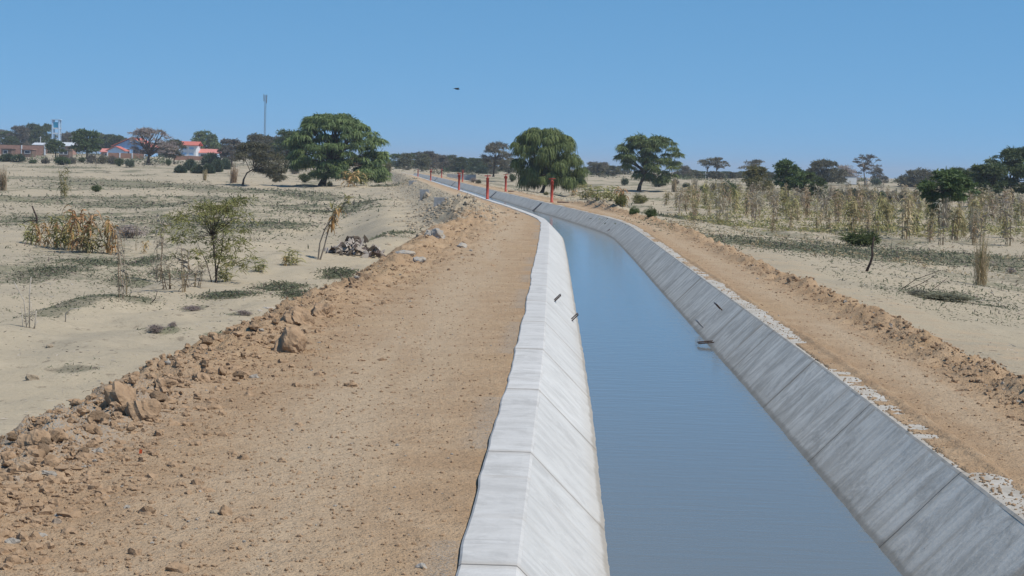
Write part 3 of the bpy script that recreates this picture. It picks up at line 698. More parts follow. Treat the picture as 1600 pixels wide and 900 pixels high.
px_tree('bare_tree', 'nearly bare grey tree right of the white billboard', 1352, 292,
        [(243, 1340, 1366), (250, 1332, 1376), (262, 1334, 1378), (272, 1338, 1370)], [(1352, 292), (1351, 282), (1350, 272), (1349, 262)], 'leaf_greybrown', 29, bark='bark_pale', n_cl=40, r_cl=4.5, per=55, L=2.6, W=.6, droop=.1, limbs=40, tr=1.1, twig=4, D=420, flat=.35)
px_tree('flat_topped_tree', 'thin pale flat topped tree, left one of a pair against open sky', 1105, 282,
        [(249, 1098, 1116), (255, 1093, 1120), (260, 1096, 1118)], [(1105, 282), (1105, 272), (1106, 264)], 'leaf_grey', 30, n_cl=22, r_cl=4.5, per=60, L=2.6, W=.7, droop=.1, limbs=20, tr=.8, twig=3, D=480, flat=.35)
px_tree('flat_topped_tree', 'thin pale flat topped tree, right one of a pair against open sky', 1121, 282,
        [(248, 1114, 1130), (255, 1112, 1139), (262, 1116, 1140)], [(1112, 282), (1117, 272), (1121, 264)], 'leaf_grey', 31, n_cl=24, r_cl=4.5, per=60, L=2.6, W=.7, droop=.1, limbs=20, tr=.9, twig=3, D=470, flat=.35)
px_tree('flat_topped_tree', 'dark sparse flat topped tree rising behind the round green bush', 1181, 290,
        [(252, 1166, 1190), (258, 1154, 1195), (266, 1158, 1195)], [(1181, 290), (1179, 276), (1177, 268)], 'leaf_greybrown', 32, n_cl=26, r_cl=5, per=55, L=2.8, W=.7, droop=.1, limbs=22, tr=1.0, twig=3, D=440, flat=.4)
px_tree('bushy_tree', 'round grey green bush like tree left of the leafy tree with shoots', 1182, 308,
        [(264, 1170, 1192), (272, 1164, 1200), (284, 1162, 1206), (298, 1164, 1206)], [(1182, 308), (1182, 296)], 'leaf_olive', 33, n_cl=56, r_cl=8, per=95, L=3.6, W=1.0, droop=.4, limbs=12, tr=1.3)
px_tree('olive_tree', 'wide olive domed tree left of the white billboard', 1283, 300,
        [(254, 1275, 1300), (261, 1262, 1312), (272, 1258, 1322), (284, 1262, 1326)], [(1283, 300), (1284, 286)], 'leaf_brown', 34, n_cl=70, r_cl=8, per=85, L=3.4, W=1.0, droop=.3, limbs=16, tr=1.4, D=400)
px_tree('olive_tree', 'low brown domed tree beyond the road right of the bare tree', 1430, 300,
        [(268, 1426, 1448), (274, 1408, 1468), (284, 1400, 1478), (292, 1402, 1478)], [(1430, 300), (1430, 290)], 'leaf_brown', 35, n_cl=60, r_cl=8, per=85, L=3.2, W=1.0, droop=.3, limbs=10, tr=1.2, D=420)
px_tree('leafy_tree', 'leafy yellow green tree behind the nearest green tree on the right', 1497, 312,
        [(268, 1488, 1506), (276, 1478, 1522), (288, 1476, 1526), (300, 1480, 1524)], [(1497, 312), (1497, 300)], 'leaf_fresh', 36, n_cl=46, r_cl=8, per=80, L=4, W=1.2, droop=.3, limbs=10, tr=1.2, D=235)
px_tree('bare_tree', 'dull purple brown tree behind the billboard', 1322, 296,
        [(262, 1312, 1328), (270, 1308, 1340), (282, 1308, 1344)], [(1322, 296), (1322, 284)], 'leaf_purple', 37, n_cl=34, r_cl=6, per=60, L=2.8, W=.8, droop=.2, limbs=20, tr=.9, twig=2, D=470)
# the tree line: (px, foot py, half width px, top py, leaf)
LINE = [(12, 233, 15, 205, 'leaf_dark'), (38, 233, 16, 199, 'leaf_brown'), (62, 233, 14, 198, 'leaf_dark'), (124, 236, 14, 209, 'leaf_brown'), (162, 237, 15, 209, 'leaf_brown'), (182, 238, 14, 211, 'leaf_dark'), (250, 246, 16, 222, 'leaf_brown'), (262, 247, 14, 226, 'leaf_dark'), (370, 254, 15, 224, 'leaf_brown'), (415, 257, 15, 213, 'leaf_dark'), (440, 258, 15, 211, 'leaf_brown'), (470, 259, 15, 214, 'leaf_dark'), (640, 267, 12, 240, 'leaf_dark'), (660, 267, 13, 239, 'leaf_brown'), (678, 267, 13, 240, 'leaf_brown'), (696, 268, 12, 243, 'leaf_dark'), (713, 268, 12, 245, 'leaf_brown'), (731, 268, 12, 246, 'leaf_brown'), (748, 269, 12, 247, 'leaf_dark'), (765, 269, 12, 246, 'leaf_brown'), (782, 270, 12, 247, 'leaf_brown'), (932, 275, 12, 254, 'leaf_brown'), (949, 276, 12, 257, 'leaf_brown'), (1073, 281, 12, 263, 'leaf_brown'), (1089, 281, 12, 267, 'leaf_brown'), (1107, 282, 12, 268, 'leaf_brown'), (1125, 282, 12, 268, 'leaf_brown'), (1143, 282, 12, 268, 'leaf_brown'), (1162, 283, 12, 267, 'leaf_dark'), (1195, 284, 12, 266, 'leaf_dark'), (1222, 285, 14, 268, 'leaf_brown'), (1270, 287, 16, 262, 'leaf_brown'), (1300, 288, 16, 262, 'leaf_brown'), (1318, 289, 12, 264, 'leaf_greybrown'), (1440, 292, 14, 272, 'leaf_brown'), (1465, 293, 14, 270, 'leaf_dark'), (1510, 296, 14, 264, 'leaf_brown'), (1530, 297, 14, 262, 'leaf_dark'), (1425, 292, 14, 274, 'leaf_brown'),
        (4, 232, 16, 203, 'leaf_greybrown'), (30, 232, 16, 196, 'leaf_greybrown'), (52, 232, 15, 193, 'leaf_dark'), (72, 232, 14, 194, 'leaf_dark'),
        (16, 234, 13, 212, 'leaf_dark'), (44, 234, 12, 208, 'leaf_brown'), (100, 234, 13, 208, 'leaf_greybrown'), (112, 236, 13, 206, 'leaf_greybrown'), (150, 236, 16, 207, 'leaf_dark'), (172, 236, 16, 210, 'leaf_dark'),
        (190, 238, 14, 214, 'leaf_brown'), (338, 250, 14, 224, 'leaf_dark'), (350, 252, 12, 226, 'leaf_brown'), (385, 256, 16, 222, 'leaf_greybrown'), (402, 256, 14, 216, 'leaf_greybrown'), (425, 256, 18, 214, 'leaf_brown'), (455, 258, 14, 212, 'leaf_dark'),
        (618, 266, 13, 240, 'leaf_dark'), (632, 266, 13, 238, 'leaf_brown'), (650, 266, 14, 237, 'leaf_brown'), (668, 266, 15, 236, 'leaf_greybrown'), (688, 266, 13, 241, 'leaf_greybrown'),
        (704, 268, 12, 241, 'leaf_brown'), (722, 268, 13, 245, 'leaf_dark'), (740, 268, 12, 246, 'leaf_dark'), (757, 268, 11, 246, 'leaf_brown'), (795, 270, 14, 248, 'leaf_brown'),
        (925, 274, 12, 252, 'leaf_greybrown'), (940, 274, 13, 253, 'leaf_greybrown'), (957, 275, 13, 258, 'leaf_brown'), (972, 276, 12, 258, 'leaf_brown'),
        (1066, 280, 12, 258, 'leaf_greybrown'), (1080, 281, 14, 264, 'leaf_brown'), (1098, 281, 14, 267, 'leaf_dark'), (1116, 281, 14, 266, 'leaf_brown'), (1134, 281, 14, 267, 'leaf_dark'), (1152, 282, 14, 268, 'leaf_brown'),
        (1205, 284, 14, 268, 'leaf_brown'), (1250, 285, 16, 266, 'leaf_brown'), (1370, 288, 9, 262, 'leaf_greybrown'), (1382, 289, 6, 274, 'leaf_greybrown'), (1402, 290, 9, 283, 'leaf_dark'), (1412, 290, 13, 275, 'leaf_brown'),
        (1452, 292, 14, 268, 'leaf_brown'), (1478, 293, 16, 266, 'leaf_brown'), (1500, 294, 14, 262, 'leaf_dark'), (1520, 295, 14, 262, 'leaf_brown'), (1540, 296, 14, 258, 'leaf_dark'), (305, 250, 12, 226, 'leaf_brown'), (590, 268, 14, 244, 'leaf_dark')]
lp = {}
for lf in ('leaf_dark', 'leaf_brown', 'leaf_greybrown'):
    lp[lf] = [tree('distant_tree', '', (0, 0, 0), [(.3, -2.2, 2.3), (1.4, -2.7, 2.8), (2.6, -3.0, 2.9), (3.8, -2.9, 2.8), (4.8, -2.2, 2.3), (5.6, -1.0 - .4 * q, 1.2)], [(0, 0, 0), (.1, 0, 1.2), (.2, 0, 2.4)], lf, 60 + q + len(lp) * 7,
                   n_cl=70, r_cl=.8, per=60, L=.5, W=.15, droop=.3, limbs=8, tr=.16, seg=1, group='trees of the far tree line') for q in range(2)]
for j, (x_, y_, hw_, ty, lf) in enumerate(LINE):
    D = 520 + 60 * math.sin(j * 2.3) if x_ > 560 else 690 + 40 * math.sin(j * 2.3)
    src = lp[lf][j % 2]; p = at(x_, y_, D); s = D / F
    zone = ('behind the sheds and water tower' if x_ < 200 else 'between the school and the largest tree' if x_ < 500 else 'along the horizon left of the weeping tree' if x_ < 820 else 'low on the horizon right of the weeping tree' if x_ < 1220 else 'beyond the road on the right')
    kind = {'leaf_dark': 'dark green', 'leaf_brown': 'olive brown', 'leaf_greybrown': 'grey brown half leafless'}[lf]
    sc_x = hw_ * s / 2.7; sc_z = (y_ - ty) * s / 5.9
    dup(src, (p.x, p.y, p.z - .2), j * 1.7, (sc_x, sc_x, sc_z), f'{kind} distant tree {zone}', 'far tree line ' + zone)
for l_ in lp.values():
    for r_ in l_:
        for c_ in list(r_.children): bpy.data.objects.remove(c_)
        bpy.data.objects.remove(r_)

# shrubs and cactus clumps -------------------------------------------------
def shrub_proto(name, leaf, seed, mode):
    rng = np.random.default_rng(seed); root = thing(name, (0, 0, 0), 'shrub', 'shrub')
    if mode == 'cactus':                       # upright segmented stems, dense
        mb = MB(); 
        for _ in range(60):
            a = rng.uniform(0, 6.28); r = .55 * rng.random() ** .5; x, y = r * math.cos(a), r * math.sin(a); h = rng.uniform(.35, .95) * (1.1 - r)
            mb.tube([(x * .6, y * .6, 0), (x, y, h * .6), (x * 1.15, y * 1.15, h)], [.03, .035, .02], 5)
        mb.build('stems', leaf, root)
        n = 1500; U = unit(n, rng, 0); P = U * (rng.random(n) ** .3 * .52)[:, None] * [1, 1, 1.5]
        leaves('foliage', P, U, .10 * rng.uniform(.5, 1.4, n), np.full(n, .045), rng, leaf, root, 0, 1)
    else:
        C = unit(34, rng, -.05) * (rng.random(34) ** .45 * .40)[:, None] * [1.05, 1.05, 1.0] + [0, 0, .16]; n = 1100 if leaf == 'leaf_purple' else 2500; ci = rng.integers(0, 34, n); U = unit(n, rng); rr = rng.uniform(.07, .20, 34)
        P = C[ci] + U * (rr[ci] * rng.random(n) ** .6)[:, None] + rng.normal(0, .02, (n, 3)); P[:, 2] = np.abs(P[:, 2])
        leaves('foliage', P, U, .085 * rng.uniform(.4, 1.7, n), np.full(n, .026), rng, leaf, root, .3, 1, .5 * rng.random(34)[ci] + .5 * rng.random(n))
        mb = MB()
        for c in C[:16]: mb.tube([(0, 0, -.03), Vector(c) * .5 + Vector((0, 0, .02)), c], [.016, .011, .004], 4)
        mb.build('stems', 'bark_pale' if leaf == 'leaf_purple' else 'bark', root)
    return root
SP = {('c', 0): shrub_proto('cactus_clump', 'leaf_cactus', 1, 'cactus'), ('c', 1): shrub_proto('cactus_clump', 'leaf_cactus', 2, 'cactus'),
      ('g', 0): shrub_proto('shrub', 'leaf_grey', 3, 's'), ('g', 1): shrub_proto('shrub', 'leaf_greybrown', 4, 's'), ('d', 0): shrub_proto('shrub', 'leaf_dark', 5, 's'), ('d', 1): shrub_proto('shrub', 'leaf_cactus', 6, 's'),
      ('f', 0): shrub_proto('shrub', 'leaf_fresh', 7, 's'), ('f', 1): shrub_proto('shrub', 'leaf_olive', 8, 's'), ('r', 0): shrub_proto('shrub', 'leaf_purple', 9, 's'), ('r', 1): shrub_proto('shrub', 'leaf_purple', 10, 's')}
# (px, foot py, width px, height px, kind, distance or None, label)
SH = [(12, 253, 26, 16, 'c', 0, 'grey green cactus clump nearest the left edge'), (29, 253, 22, 15, 'c', 0, 'second grey green cactus clump from the left edge'),
      (51, 256, 16, 8, 'd', 0, 'small dark shrub right of the two leftmost cactus clumps'), (71, 256, 14, 11, 'g', 0, 'small pale grey shrub under the water tower'),
      (97, 258, 32, 16, 'd', 0, 'large dark rounded shrub below the water tower'), (112, 256, 16, 12, 'g', 0, 'grey shrub against the large dark rounded shrub'),
      (128, 254, 14, 10, 'd', 0, 'low dark shrub under the dense dark tree'), (143, 255, 22, 16, 'g', 0, 'grey brown shrub left of the brick wall, first of three'), (160, 256, 22, 17, 'g', 0, 'grey brown shrub in front of the brick wall, middle of three'), (176, 257, 18, 15, 'g', 0, 'grey brown shrub in front of the brick wall, last of three'),
      (187, 260, 18, 15, 'd', 0, 'dark green shrub below the small gabled house'), (203, 262, 18, 15, 'd', 0, 'dark green shrub just left of the half bare tree'),
      (263, 259, 11, 12, 'd', 0, 'tiny dark bush just right of the half bare tree trunk'), (282, 270, 20, 15, 'c', 0, 'leftmost dark cactus clump below the right school block'), (297, 266, 22, 22, 'c', 0, 'tall cactus clump below the right school block'),
      (309, 271, 22, 17, 'c', 0, 'middle dark cactus clump below the right school block'), (325, 271, 22, 18, 'c', 0, 'cactus clump under the long pink roofed wing'), (338, 269, 20, 26, 'c', 0, 'tallest cactus clump at the end of the pink roofed wing'), (352, 265, 18, 22, 'c', 0, 'cactus clump right of the tallest cactus clump'),
      (330, 258, 30, 24, 'c', 0, 'blue green cactus thicket directly before the pink roofed wing'), (430, 278, 26, 30, 'g', 0, 'olive shrub under the right lobe of the small flat topped tree'), (460, 272, 18, 12, 'g', 0, 'grey shrub in the shade left of the largest tree'),
      (475, 285, 26, 16, 'd', 0, 'dark shrub at the left foot of the largest tree'), (515, 291, 11, 8, 'f', 0, 'small green shrub touching the trunk of the largest tree'), (592, 286, 22, 8, 'd', 0, 'dark low shrub under the right edge of the largest tree'), (606, 270, 14, 20, 'f', 0, 'green shrub beyond the right edge of the largest tree'),
      (636, 272, 12, 12, 'g', 450, 'grey shrub beyond the far end of the canal'), (700, 273, 20, 14, 'c', 480, 'cactus clump behind the farthest gate posts'), (718, 274, 20, 17, 'c', 470, 'cactus clump behind the second left gate post'), (735, 275, 22, 18, 'c', 460, 'green cactus clump between second and first left gate posts'),
      (752, 276, 20, 22, 'c', 450, 'tall green cactus clump behind the nearest left gate post'), (770, 276, 20, 14, 'g', 440, 'grey shrub at the foot of the tall airy tree'), (800, 284, 14, 14, 'd', 0, 'small dark bush under the left edge of the weeping tree'), (740, 285, 16, 8, 'r', 0, 'dull purple low shrub behind the nearest left gate post'), (748, 287, 10, 8, 'g', 0, 'tiny grey tuft right of the dull purple low shrub'), (853, 305, 9, 6, 'f', 0, 'tiny green bush at the foot of the weeping tree'),
      (935, 276, 20, 10, 'd', 480, 'dark hedge like shrub right of the weeping tree'), (976, 290, 14, 14, 'd', 0, 'dark bush left of the round tree trunk'), (1030, 292, 30, 18, 'd', 0, 'dark shrub under the right side of the round tree'), (1055, 288, 12, 9, 'g', 0, 'grey shrub between round tree and the pink grasses'), (1100, 299, 18, 12, 'd', 0, 'dark green shrub in the field below the pair of flat topped trees'),
      (1118, 300, 22, 14, 'g', 0, 'grey shrub left of the leafy dark field shrub'), (1136, 308, 34, 30, 'f', 0, 'leafy dark green field shrub below the pair of flat topped trees'), (1072, 294, 14, 10, 'd', 0, 'low dark shrub beside the pink grasses'),
      (1310, 314, 26, 22, 'c', 0, 'grey green shrub below the billboard'), (1332, 314, 26, 24, 'c', 0, 'second grey green shrub below the billboard'), (1352, 314, 26, 24, 'g', 0, 'grey shrub below the bare tree'), (1372, 315, 26, 20, 'd', 0, 'dark grey shrub right of the bare tree'), (1392, 315, 22, 18, 'g', 0, 'grey shrub below the gap of open sky'), (1412, 316, 24, 20, 'c', 0, 'green grey shrub left of the nearest green tree'),
      (1432, 317, 22, 22, 'd', 0, 'dark shrub against the nearest green tree'), (1369, 290, 17, 13, 'd', 430, 'very dark bush beside the bare tree'), (1540, 322, 26, 18, 'd', 0, 'black green shrub between the two dark trees at right'), (1562, 318, 22, 16, 'g', 0, 'pale grey shrub between the two dark trunks at right'), (1290, 312, 18, 20, 'f', 0, 'green shrub right of the low bushy tree'),
      (1342, 384, 74, 27, 'f', 0, 'bright green mounded bush left of the black stick in the right field'), (1535, 300, 24, 34, 'd', 300, 'black green bush behind the two dark trees'), (205, 372, 60, 22, 'r', 0, 'purplish dead low bush behind the orange dry corn'), (1112, 300, 14, 8, 'r', 0, 'reddish low shrub in the field'),
      (970, 322, 24, 22, 'f', 0, 'green bush behind the grey spoil heap right of the canal'), (1016, 341, 22, 19, 'f', 0, 'green bush beyond the spoil heap at the field edge'), (1000, 318, 30, 16, 'f', 0, 'taller green bush beside the yellow leaved corn'), (991, 336, 20, 14, 'f', 0, 'low green bush at the end of the spoil heap'),
      (243, 520, 34, 14, 'r', 0, 'purple grey dead bush on the pale sand left of the berm'), (270, 512, 18, 10, 'r', 0, 'smaller dead tuft right of the purple grey dead bush'), (300, 486, 36, 9, 'r', 0, 'pinkish low dead mat above the purple grey dead bush'), (380, 492, 34, 8, 'r', 0, 'grey dead mat near the white stones by the berm'),
      (1580, 428, 18, 10, 'r', 0, 'rust coloured tuft at the right edge of the field'), (1480, 470, 90, 14, 'g', 0, 'litter of dry grey brush on the right sand'), (1435, 462, 40, 10, 'g', 0, 'dry scrub left part of the brush litter on the right sand'), (150, 300, 20, 12, 'd', 0, 'low green weed clump in the left field')]
for j, (x_, y_, w_, h_, kd, D, lab) in enumerate(SH):
    p = ground(x_, y_) if not D else at(x_, y_, D); s = p.y / F
    z = gz(p.x, p.y) if not D else p.z
    cat = 'cactus' if kd == 'c' else 'shrub'
    dup(SP[(kd, 0 if 'bright green' in lab else j % 2)], (p.x, p.y, z), j * 1.3, (w_ * s / 1.05, w_ * s / 1.05, h_ * s / (1.0 if kd == 'c' else .68)), lab, None)['category'] = cat
for r_ in SP.values():
    for c_ in list(r_.children): bpy.data.objects.remove(c_)
    bpy.data.objects.remove(r_)

# tall dry grasses and maize plants ---------------------------------------
def maize_proto(name, seed, leaf, nst=5, h=1.0, nl=9, ll=.32, lw=.035, spread=.12, droop=1.6, stem='straw'):
    """unit height clump of stalks with hanging blades"""
    rng = np.random.default_rng(seed); root = thing(name, (0, 0, 0), 'dry plant', 'dry plant'); mb = MB(); P = []; D = []
    for _ in range(nst):
        a = rng.uniform(0, 6.28); r = spread * rng.random(); b = Vector((r * math.cos(a), r * math.sin(a), 0)); lean = Vector((rng.normal(0, .10), rng.normal(0, .10), 1)) * h * rng.uniform(.65, 1.0)
        q = b + lean * .5 + Vector((rng.normal(0, .02), rng.normal(0, .02), 0)); mb.tube([b, q, b + lean], [.010, .008, .003], 4)
        for k in range(nl):
            u = rng.uniform(.12, 1); P.append(b + lean * u); an = rng.uniform(0, 6.28); D.append((math.cos(an) * .7, math.sin(an) * .7, rng.uniform(.3, 1.2)))
    mb.build('stalks', stem, root); P = np.array(P); D = np.array(D); D /= np.linalg.norm(D, axis=1, keepdims=True); n = len(P)
    leaves('blades', P, D, ll * rng.uniform(.5, 1.2, n), lw * rng.uniform(.5, 1.2, n), rng, leaf, root, droop, 4)
    return root
def feather_proto(seed, leaf='straw_pale'):
    """upright tuft of very many thin stems"""
    rng = np.random.default_rng(seed); root = thing('dry_grass', (0, 0, 0), 'dry grass', 'dry grass'); n = 80
    a = rng.uniform(0, 6.28, n); r = .13 * rng.random(n); P = np.stack([r * np.cos(a), r * np.sin(a), np.zeros(n)], 1)
    D = np.stack([rng.normal(.03, .07, n), rng.normal(0, .07, n), np.ones(n)], 1); D /= np.linalg.norm(D, axis=1, keepdims=True)
    L = rng.uniform(.25, 1.0, n); leaves('blades', P, D, L, np.full(n, .011), rng, leaf, root, .25, 3)
    k = 900; i_ = rng.integers(0, n, k); Q = P[i_] + D[i_] * (L[i_] * rng.uniform(.4, .98, k))[:, None]; U = unit(k, rng, -.2)
    leaves('seed_heads', Q, U, .11 * rng.uniform(.4, 1.3, k), np.full(k, .008), rng, leaf, root, .8, 1)
    return root
MP = {'m0': maize_proto('dry_maize', 1, 'straw', 6, stem='straw', nl=12), 'm1': maize_proto('dry_maize', 2, 'straw_pale', 4, nl=10), 'm2': maize_proto('dry_maize', 3, 'straw_green', 7, nl=12, ll=.4, spread=.2),
      'f0': feather_proto(4), 'f1': feather_proto(5, 'straw'), 'g0': maize_proto('orange_maize', 6, 'straw_gold', 3, nl=16, ll=.42, lw=.06, spread=.12, droop=2.0, stem='straw_green'),
      'g1': maize_proto('yellow_maize', 7, 'straw_green', 9, nl=12, ll=.55, lw=.05, spread=.3, droop=1.3, stem='straw_green')}
def plant(kind, x_, y_, h_, lab, group=None, wide=1.0, D=None, cat=None, name=None):
    p = ground(x_, y_) if not D else at(x_, y_, D); s = p.y / F * h_; o = dup(MP[kind], (p.x, p.y, (gz(p.x, p.y) if not D else p.z) - .02), (x_ * 7.3) % 6.28, (s * wide, s * wide, s), lab, group)
    if cat: o['category'] = cat
    if name: o.name = name
    return o
rg = np.random.default_rng(77)
grp = 'dry grasses and stalks of the right field'
LABM = {'m0': 'tall straw coloured maize plant in the dry right field', 'm1': 'pale thin dry maize stalks in the right field', 'm2': 'half green half dry maize clump in the right field', 'f0': 'pale feathery dry grass tuft in the right field', 'f1': 'tan feathery dry grass tuft in the right field'}
N = 0
for row, (yb, dy) in enumerate([(304, 3), (311, 3), (318, 4), (327, 4), (336, 4), (346, 4), (357, 5), (370, 5)]):
    x_ = [1085, 1060, 1050, 1045, 1050, 1075, 1190, 1400][row] + rg.uniform(0, 20)
    while x_ < 1602:
        k = rg.choice(['m0', 'm1', 'm2', 'f0', 'f1'], p=[.36, .30, .30, .02, .02]); yb_ = yb + (x_ - 1050) * .022 + rg.uniform(-dy, dy)
        hh = rg.uniform(.35, 1.0) * (yb_ - (282 + (x_ - 1300) * .028)) * .75 + 10
        plant(k, x_, yb_, hh, LABM[k], grp + ', ' + k.replace('m', 'maize kind ').replace('f', 'grass kind '), 1.0 if k[0] == 'f' else .85)
        x_ += rg.uniform(4, 19) * (1 + .09 * row) * (1 if row < 5 else 1.6); N += 1
for j, (x_, y_, h_, k, wd, lab) in enumerate([
        (1532, 446, 88, 'f1', 1.0, 'tall dead feathery bush standing in brush on the right sand'), (1524, 372, 60, 'f0', 1.0, 'dead pale bush right behind the tall dead feathery bush'),
        (4, 298, 44, 'f1', 1.2, 'tan dry stalk tuft cut by the left edge'),
        (190, 466, 130, 'm1', .42, 'tall pale dead maize stalk with curled leaves in the left hollow'), (198, 464, 60, 'm1', .6, 'straw tuft at the foot of the tall dead maize stalk'),
        (265, 452, 48, 'm1', 2.2, 'bleached straw heap left of the olive sapling'), (290, 456, 80, 'm1', 1.1, 'dead pale stalks tangled in front of the olive sapling'), (248, 440, 110, 'm1', .5, 'thin grey stalk left of the olive sapling'), (305, 448, 40, 'm1', 2.2, 'grey straw directly before the sapling trunks'),
        (212, 392, 62, 'm1', .25, 'single thin stalk with an orange tip behind the dead maize'), (352, 440, 34, 'g1', 1.0, 'yellow green maize tuft at the foot of the olive sapling'),
        (456, 414, 28, 'g1', 1.2, 'yellow green tuft left of the leaning maize plant'), (405, 425, 26, 'g1', 1.0, 'small green blade tuft on the sand crest'), (445, 415, 18, 'g0', 1.0, 'tiny orange tuft beside the yellow green tuft'),
        (545, 292, 30, 'g0', 1.6, 'golden dry maize in front of the largest tree, left plant'), (562, 290, 24, 'g1', 1.5, 'golden dry maize in front of the largest tree, right plant'), (320, 282, 20, 'f1', 1.4, 'pinkish dry grass left of the small flat topped tree'), (365, 286, 34, 'f1', 1.3, 'tall tan grass against the small flat topped tree'),
        (100, 310, 52, 'g1', .35, 'thin green leafed stem standing alone in the left field'), (150, 262, 20, 'm1', .5, 'short brown stake like stalk in the left field'),
        (1053, 300, 26, 'f1', 1.3, 'tan tussock below the round green tree'), (1085, 300, 28, 'f0', 1.4, 'pinkish tussock below the flat topped trees'),
        (915, 312, 27, 'g1', 1.5, 'yellow leaved maize clump right of the nearest right gate post, first of four'), (935, 313, 24, 'g1', 1.3, 'yellow leaved maize clump right of the nearest right gate post, second of four'), (955, 314, 26, 'g1', 1.3, 'yellow leaved maize clump by the spoil heap, third of four'), (972, 322, 34, 'g0', 1.2, 'orange maize clump by the spoil heap, last of four'), (895, 306, 12, 'g0', 2, 'low orange grass right of the nearest right gate post'), (1040, 320, 26, 'm2', 1.2, 'dry clump between the green bushes and the field rows')]):
    plant(k, x_, y_, h_, lab, None, wd)
for j, (x_, y_, h_) in enumerate([(50, 382, 40), (62, 384, 44), (75, 386, 48), (88, 387, 50), (100, 389, 64), (112, 391, 54), (124, 393, 82), (133, 394, 74), (142, 395, 50), (168, 396, 66), (178, 398, 58), (225, 396, 24)]):
    plant('g0' if j % 4 else 'g1', x_, y_, h_, 'orange dried maize plant in the short row on the left sand', 'orange maize row on the left', .8)

# olive sapling, leaning maize, twigs -----------------------------------
sap = px_tree('sapling', 'young olive green feathery tree with two thin stems in the left hollow', 338, 442,
        [(312, 350, 388), (324, 300, 385), (336, 275, 398), (350, 255, 402), (364, 252, 400), (380, 275, 388), (398, 270, 395), (412, 300, 392), (425, 345, 388)],
        [(338, 442), (337, 415), (335, 390), (332, 368)], 'leaf_olive', 41, n_cl=130, r_cl=14, per=30, L=7, W=1.3, droop=.6, limbs=50, tr=1.5, bark='bark', twig=4, flat=.5, shell=.25, shrink=1.12)
s = sap.location.y / F; mb = MB(); mb.tube([(-3 * s, .1, -.03), (0, .1, 24 * s), (7 * s, .05, 50 * s), (10 * s, 0, 82 * s)], [1.5 * s, 1.3 * s, 1.0 * s, .5 * s], 6); mb.tube([(-5 * s, -.1, -.03), (-14 * s, -.1, 30 * s), (-30 * s, -.1, 62 * s)], [1.0 * s, .8 * s, .3 * s], 6); mb.build('stem', 'bark', sap, True)
def twig_thing(name, label, cat, strokes, mat='dead_wood', parts=None):
    """strokes: list of (points px, radius px); all stand in the vertical plane through the first foot"""
    f = strokes[0][0][0]; p = ground(*f); s = p.y / F; mb = MB(); rg_ = np.random.default_rng(int(f[0]))
    for pts, r in strokes:
        dy = rg_.uniform(-1, 1) * 6; mb.tube([(((x - f[0]) + (y - f[1]) * sr) * s, dy * s * i / len(pts), (f[1] - y) * s - (.04 if i == 0 else 0)) for i, (x, y) in enumerate(pts)], [r * s * (1 - .55 * i / len(pts)) for i in range(len(pts))], 6)
    o = mb.build(name, mat, None, True); o.location = (p.x, p.y, gz(p.x, p.y)); return tag(o, label, cat)
twig_thing('charred_stick', 'black crooked stick standing upright in the right sand', 'stick', [([(1353, 424), (1360, 410), (1363, 400), (1362, 388), (1365, 370)], 2.4)])
twig_thing('bare_twigs', 'bare dry twigs rising from the sand near the left edge', 'twig', [([(42, 512), (38, 470), (22, 440)], 1.0), ([(46, 512), (47, 460), (50, 432)], 1.0), ([(36, 514), (34, 480)], .8), ([(54, 510), (57, 485)], .9), ([(50, 512), (60, 500)], .8), ([(40, 508), (50, 490), (48, 470)], .6)], 'pale_wood')
twig_thing('forked_branch', 'dark forked dead branch behind the orange maize row', 'branch', [([(58, 360), (58, 340), (51, 322)], 1.8), ([(57, 343), (44, 345), (32, 352)], .8)])
twig_thing('pale_branch', 'bleached bent twig on the sand crest at left', 'twig', [([(102, 503), (103, 490), (112, 482), (128, 481)], 1.1)], 'pale_wood')
twig_thing('bent_twigs', 'thin dark twigs arching over the brush on the right sand', 'twig', [([(1404, 452), (1430, 436), (1470, 420)], .7), ([(1410, 452), (1440, 442), (1462, 428)], .6), ([(1455, 450), (1480, 432)], .5)])
twig_thing('fallen_twig', 'thin broken twig lying on the crest below the sapling', 'twig', [([(235, 472), (243, 466), (246, 455)], .8), ([(200, 484), (220, 484), (240, 488)], .6)])
# leaning maize plant beside the debris
p = ground(497, 406); s = p.y / F; root = thing('leaning_maize', (p.x, p.y, gz(p.x, p.y)), 'leaning dried maize plant with orange and green leaves beside the debris pile', 'maize')
mb = MB(); f = lambda x, y: (((x - 497) + (y - 406) * sr) * s, 0, (406 - y) * s)
mb.tube([f(497, 407), f(500, 380), f(508, 358), f(520, 340), f(532, 325), f(546, 308)], [1.3 * s, 1.2 * s, 1.1 * s, 1 * s, .8 * s, .4 * s], 6); mb.tube([f(500, 407), f(507, 385), f(514, 356)], [1.3 * s, 1.2 * s, .9 * s], 6); mb.build('stalk', 'bark_pale', root)
rg = np.random.default_rng(9); P = []; D = []
for (x, y, n_) in [(522, 340, 26), (518, 350, 20), (533, 326, 10), (524, 330, 8)]:
    for _ in range(n_): P.append(f(x + rg.normal(0, 2), y + rg.normal(0, 3))); a = rg.uniform(0, 6.28); D.append((math.cos(a) * .6, math.sin(a) * .6, rg.uniform(-.6, .5)))
P = np.array(P); D = np.array(D); D /= np.linalg.norm(D, axis=1, keepdims=True)
leaves('dry_leaves', P, D, 15 * s * rg.uniform(.5, 1.2, len(P)), np.full(len(P), 2.4 * s), rg, 'straw_gold', root, 1.8, 4)
P = []; D = []
for (x, y, n_) in [(542, 312, 12), (522, 325, 8), (534, 322, 8)]:
    for _ in range(n_): P.append(f(x + rg.normal(0, 2), y + rg.normal(0, 3))); a = rg.uniform(0, 6.28); D.append((math.cos(a) * .5 + .3, math.sin(a) * .5, rg.uniform(.3, 1.2)))
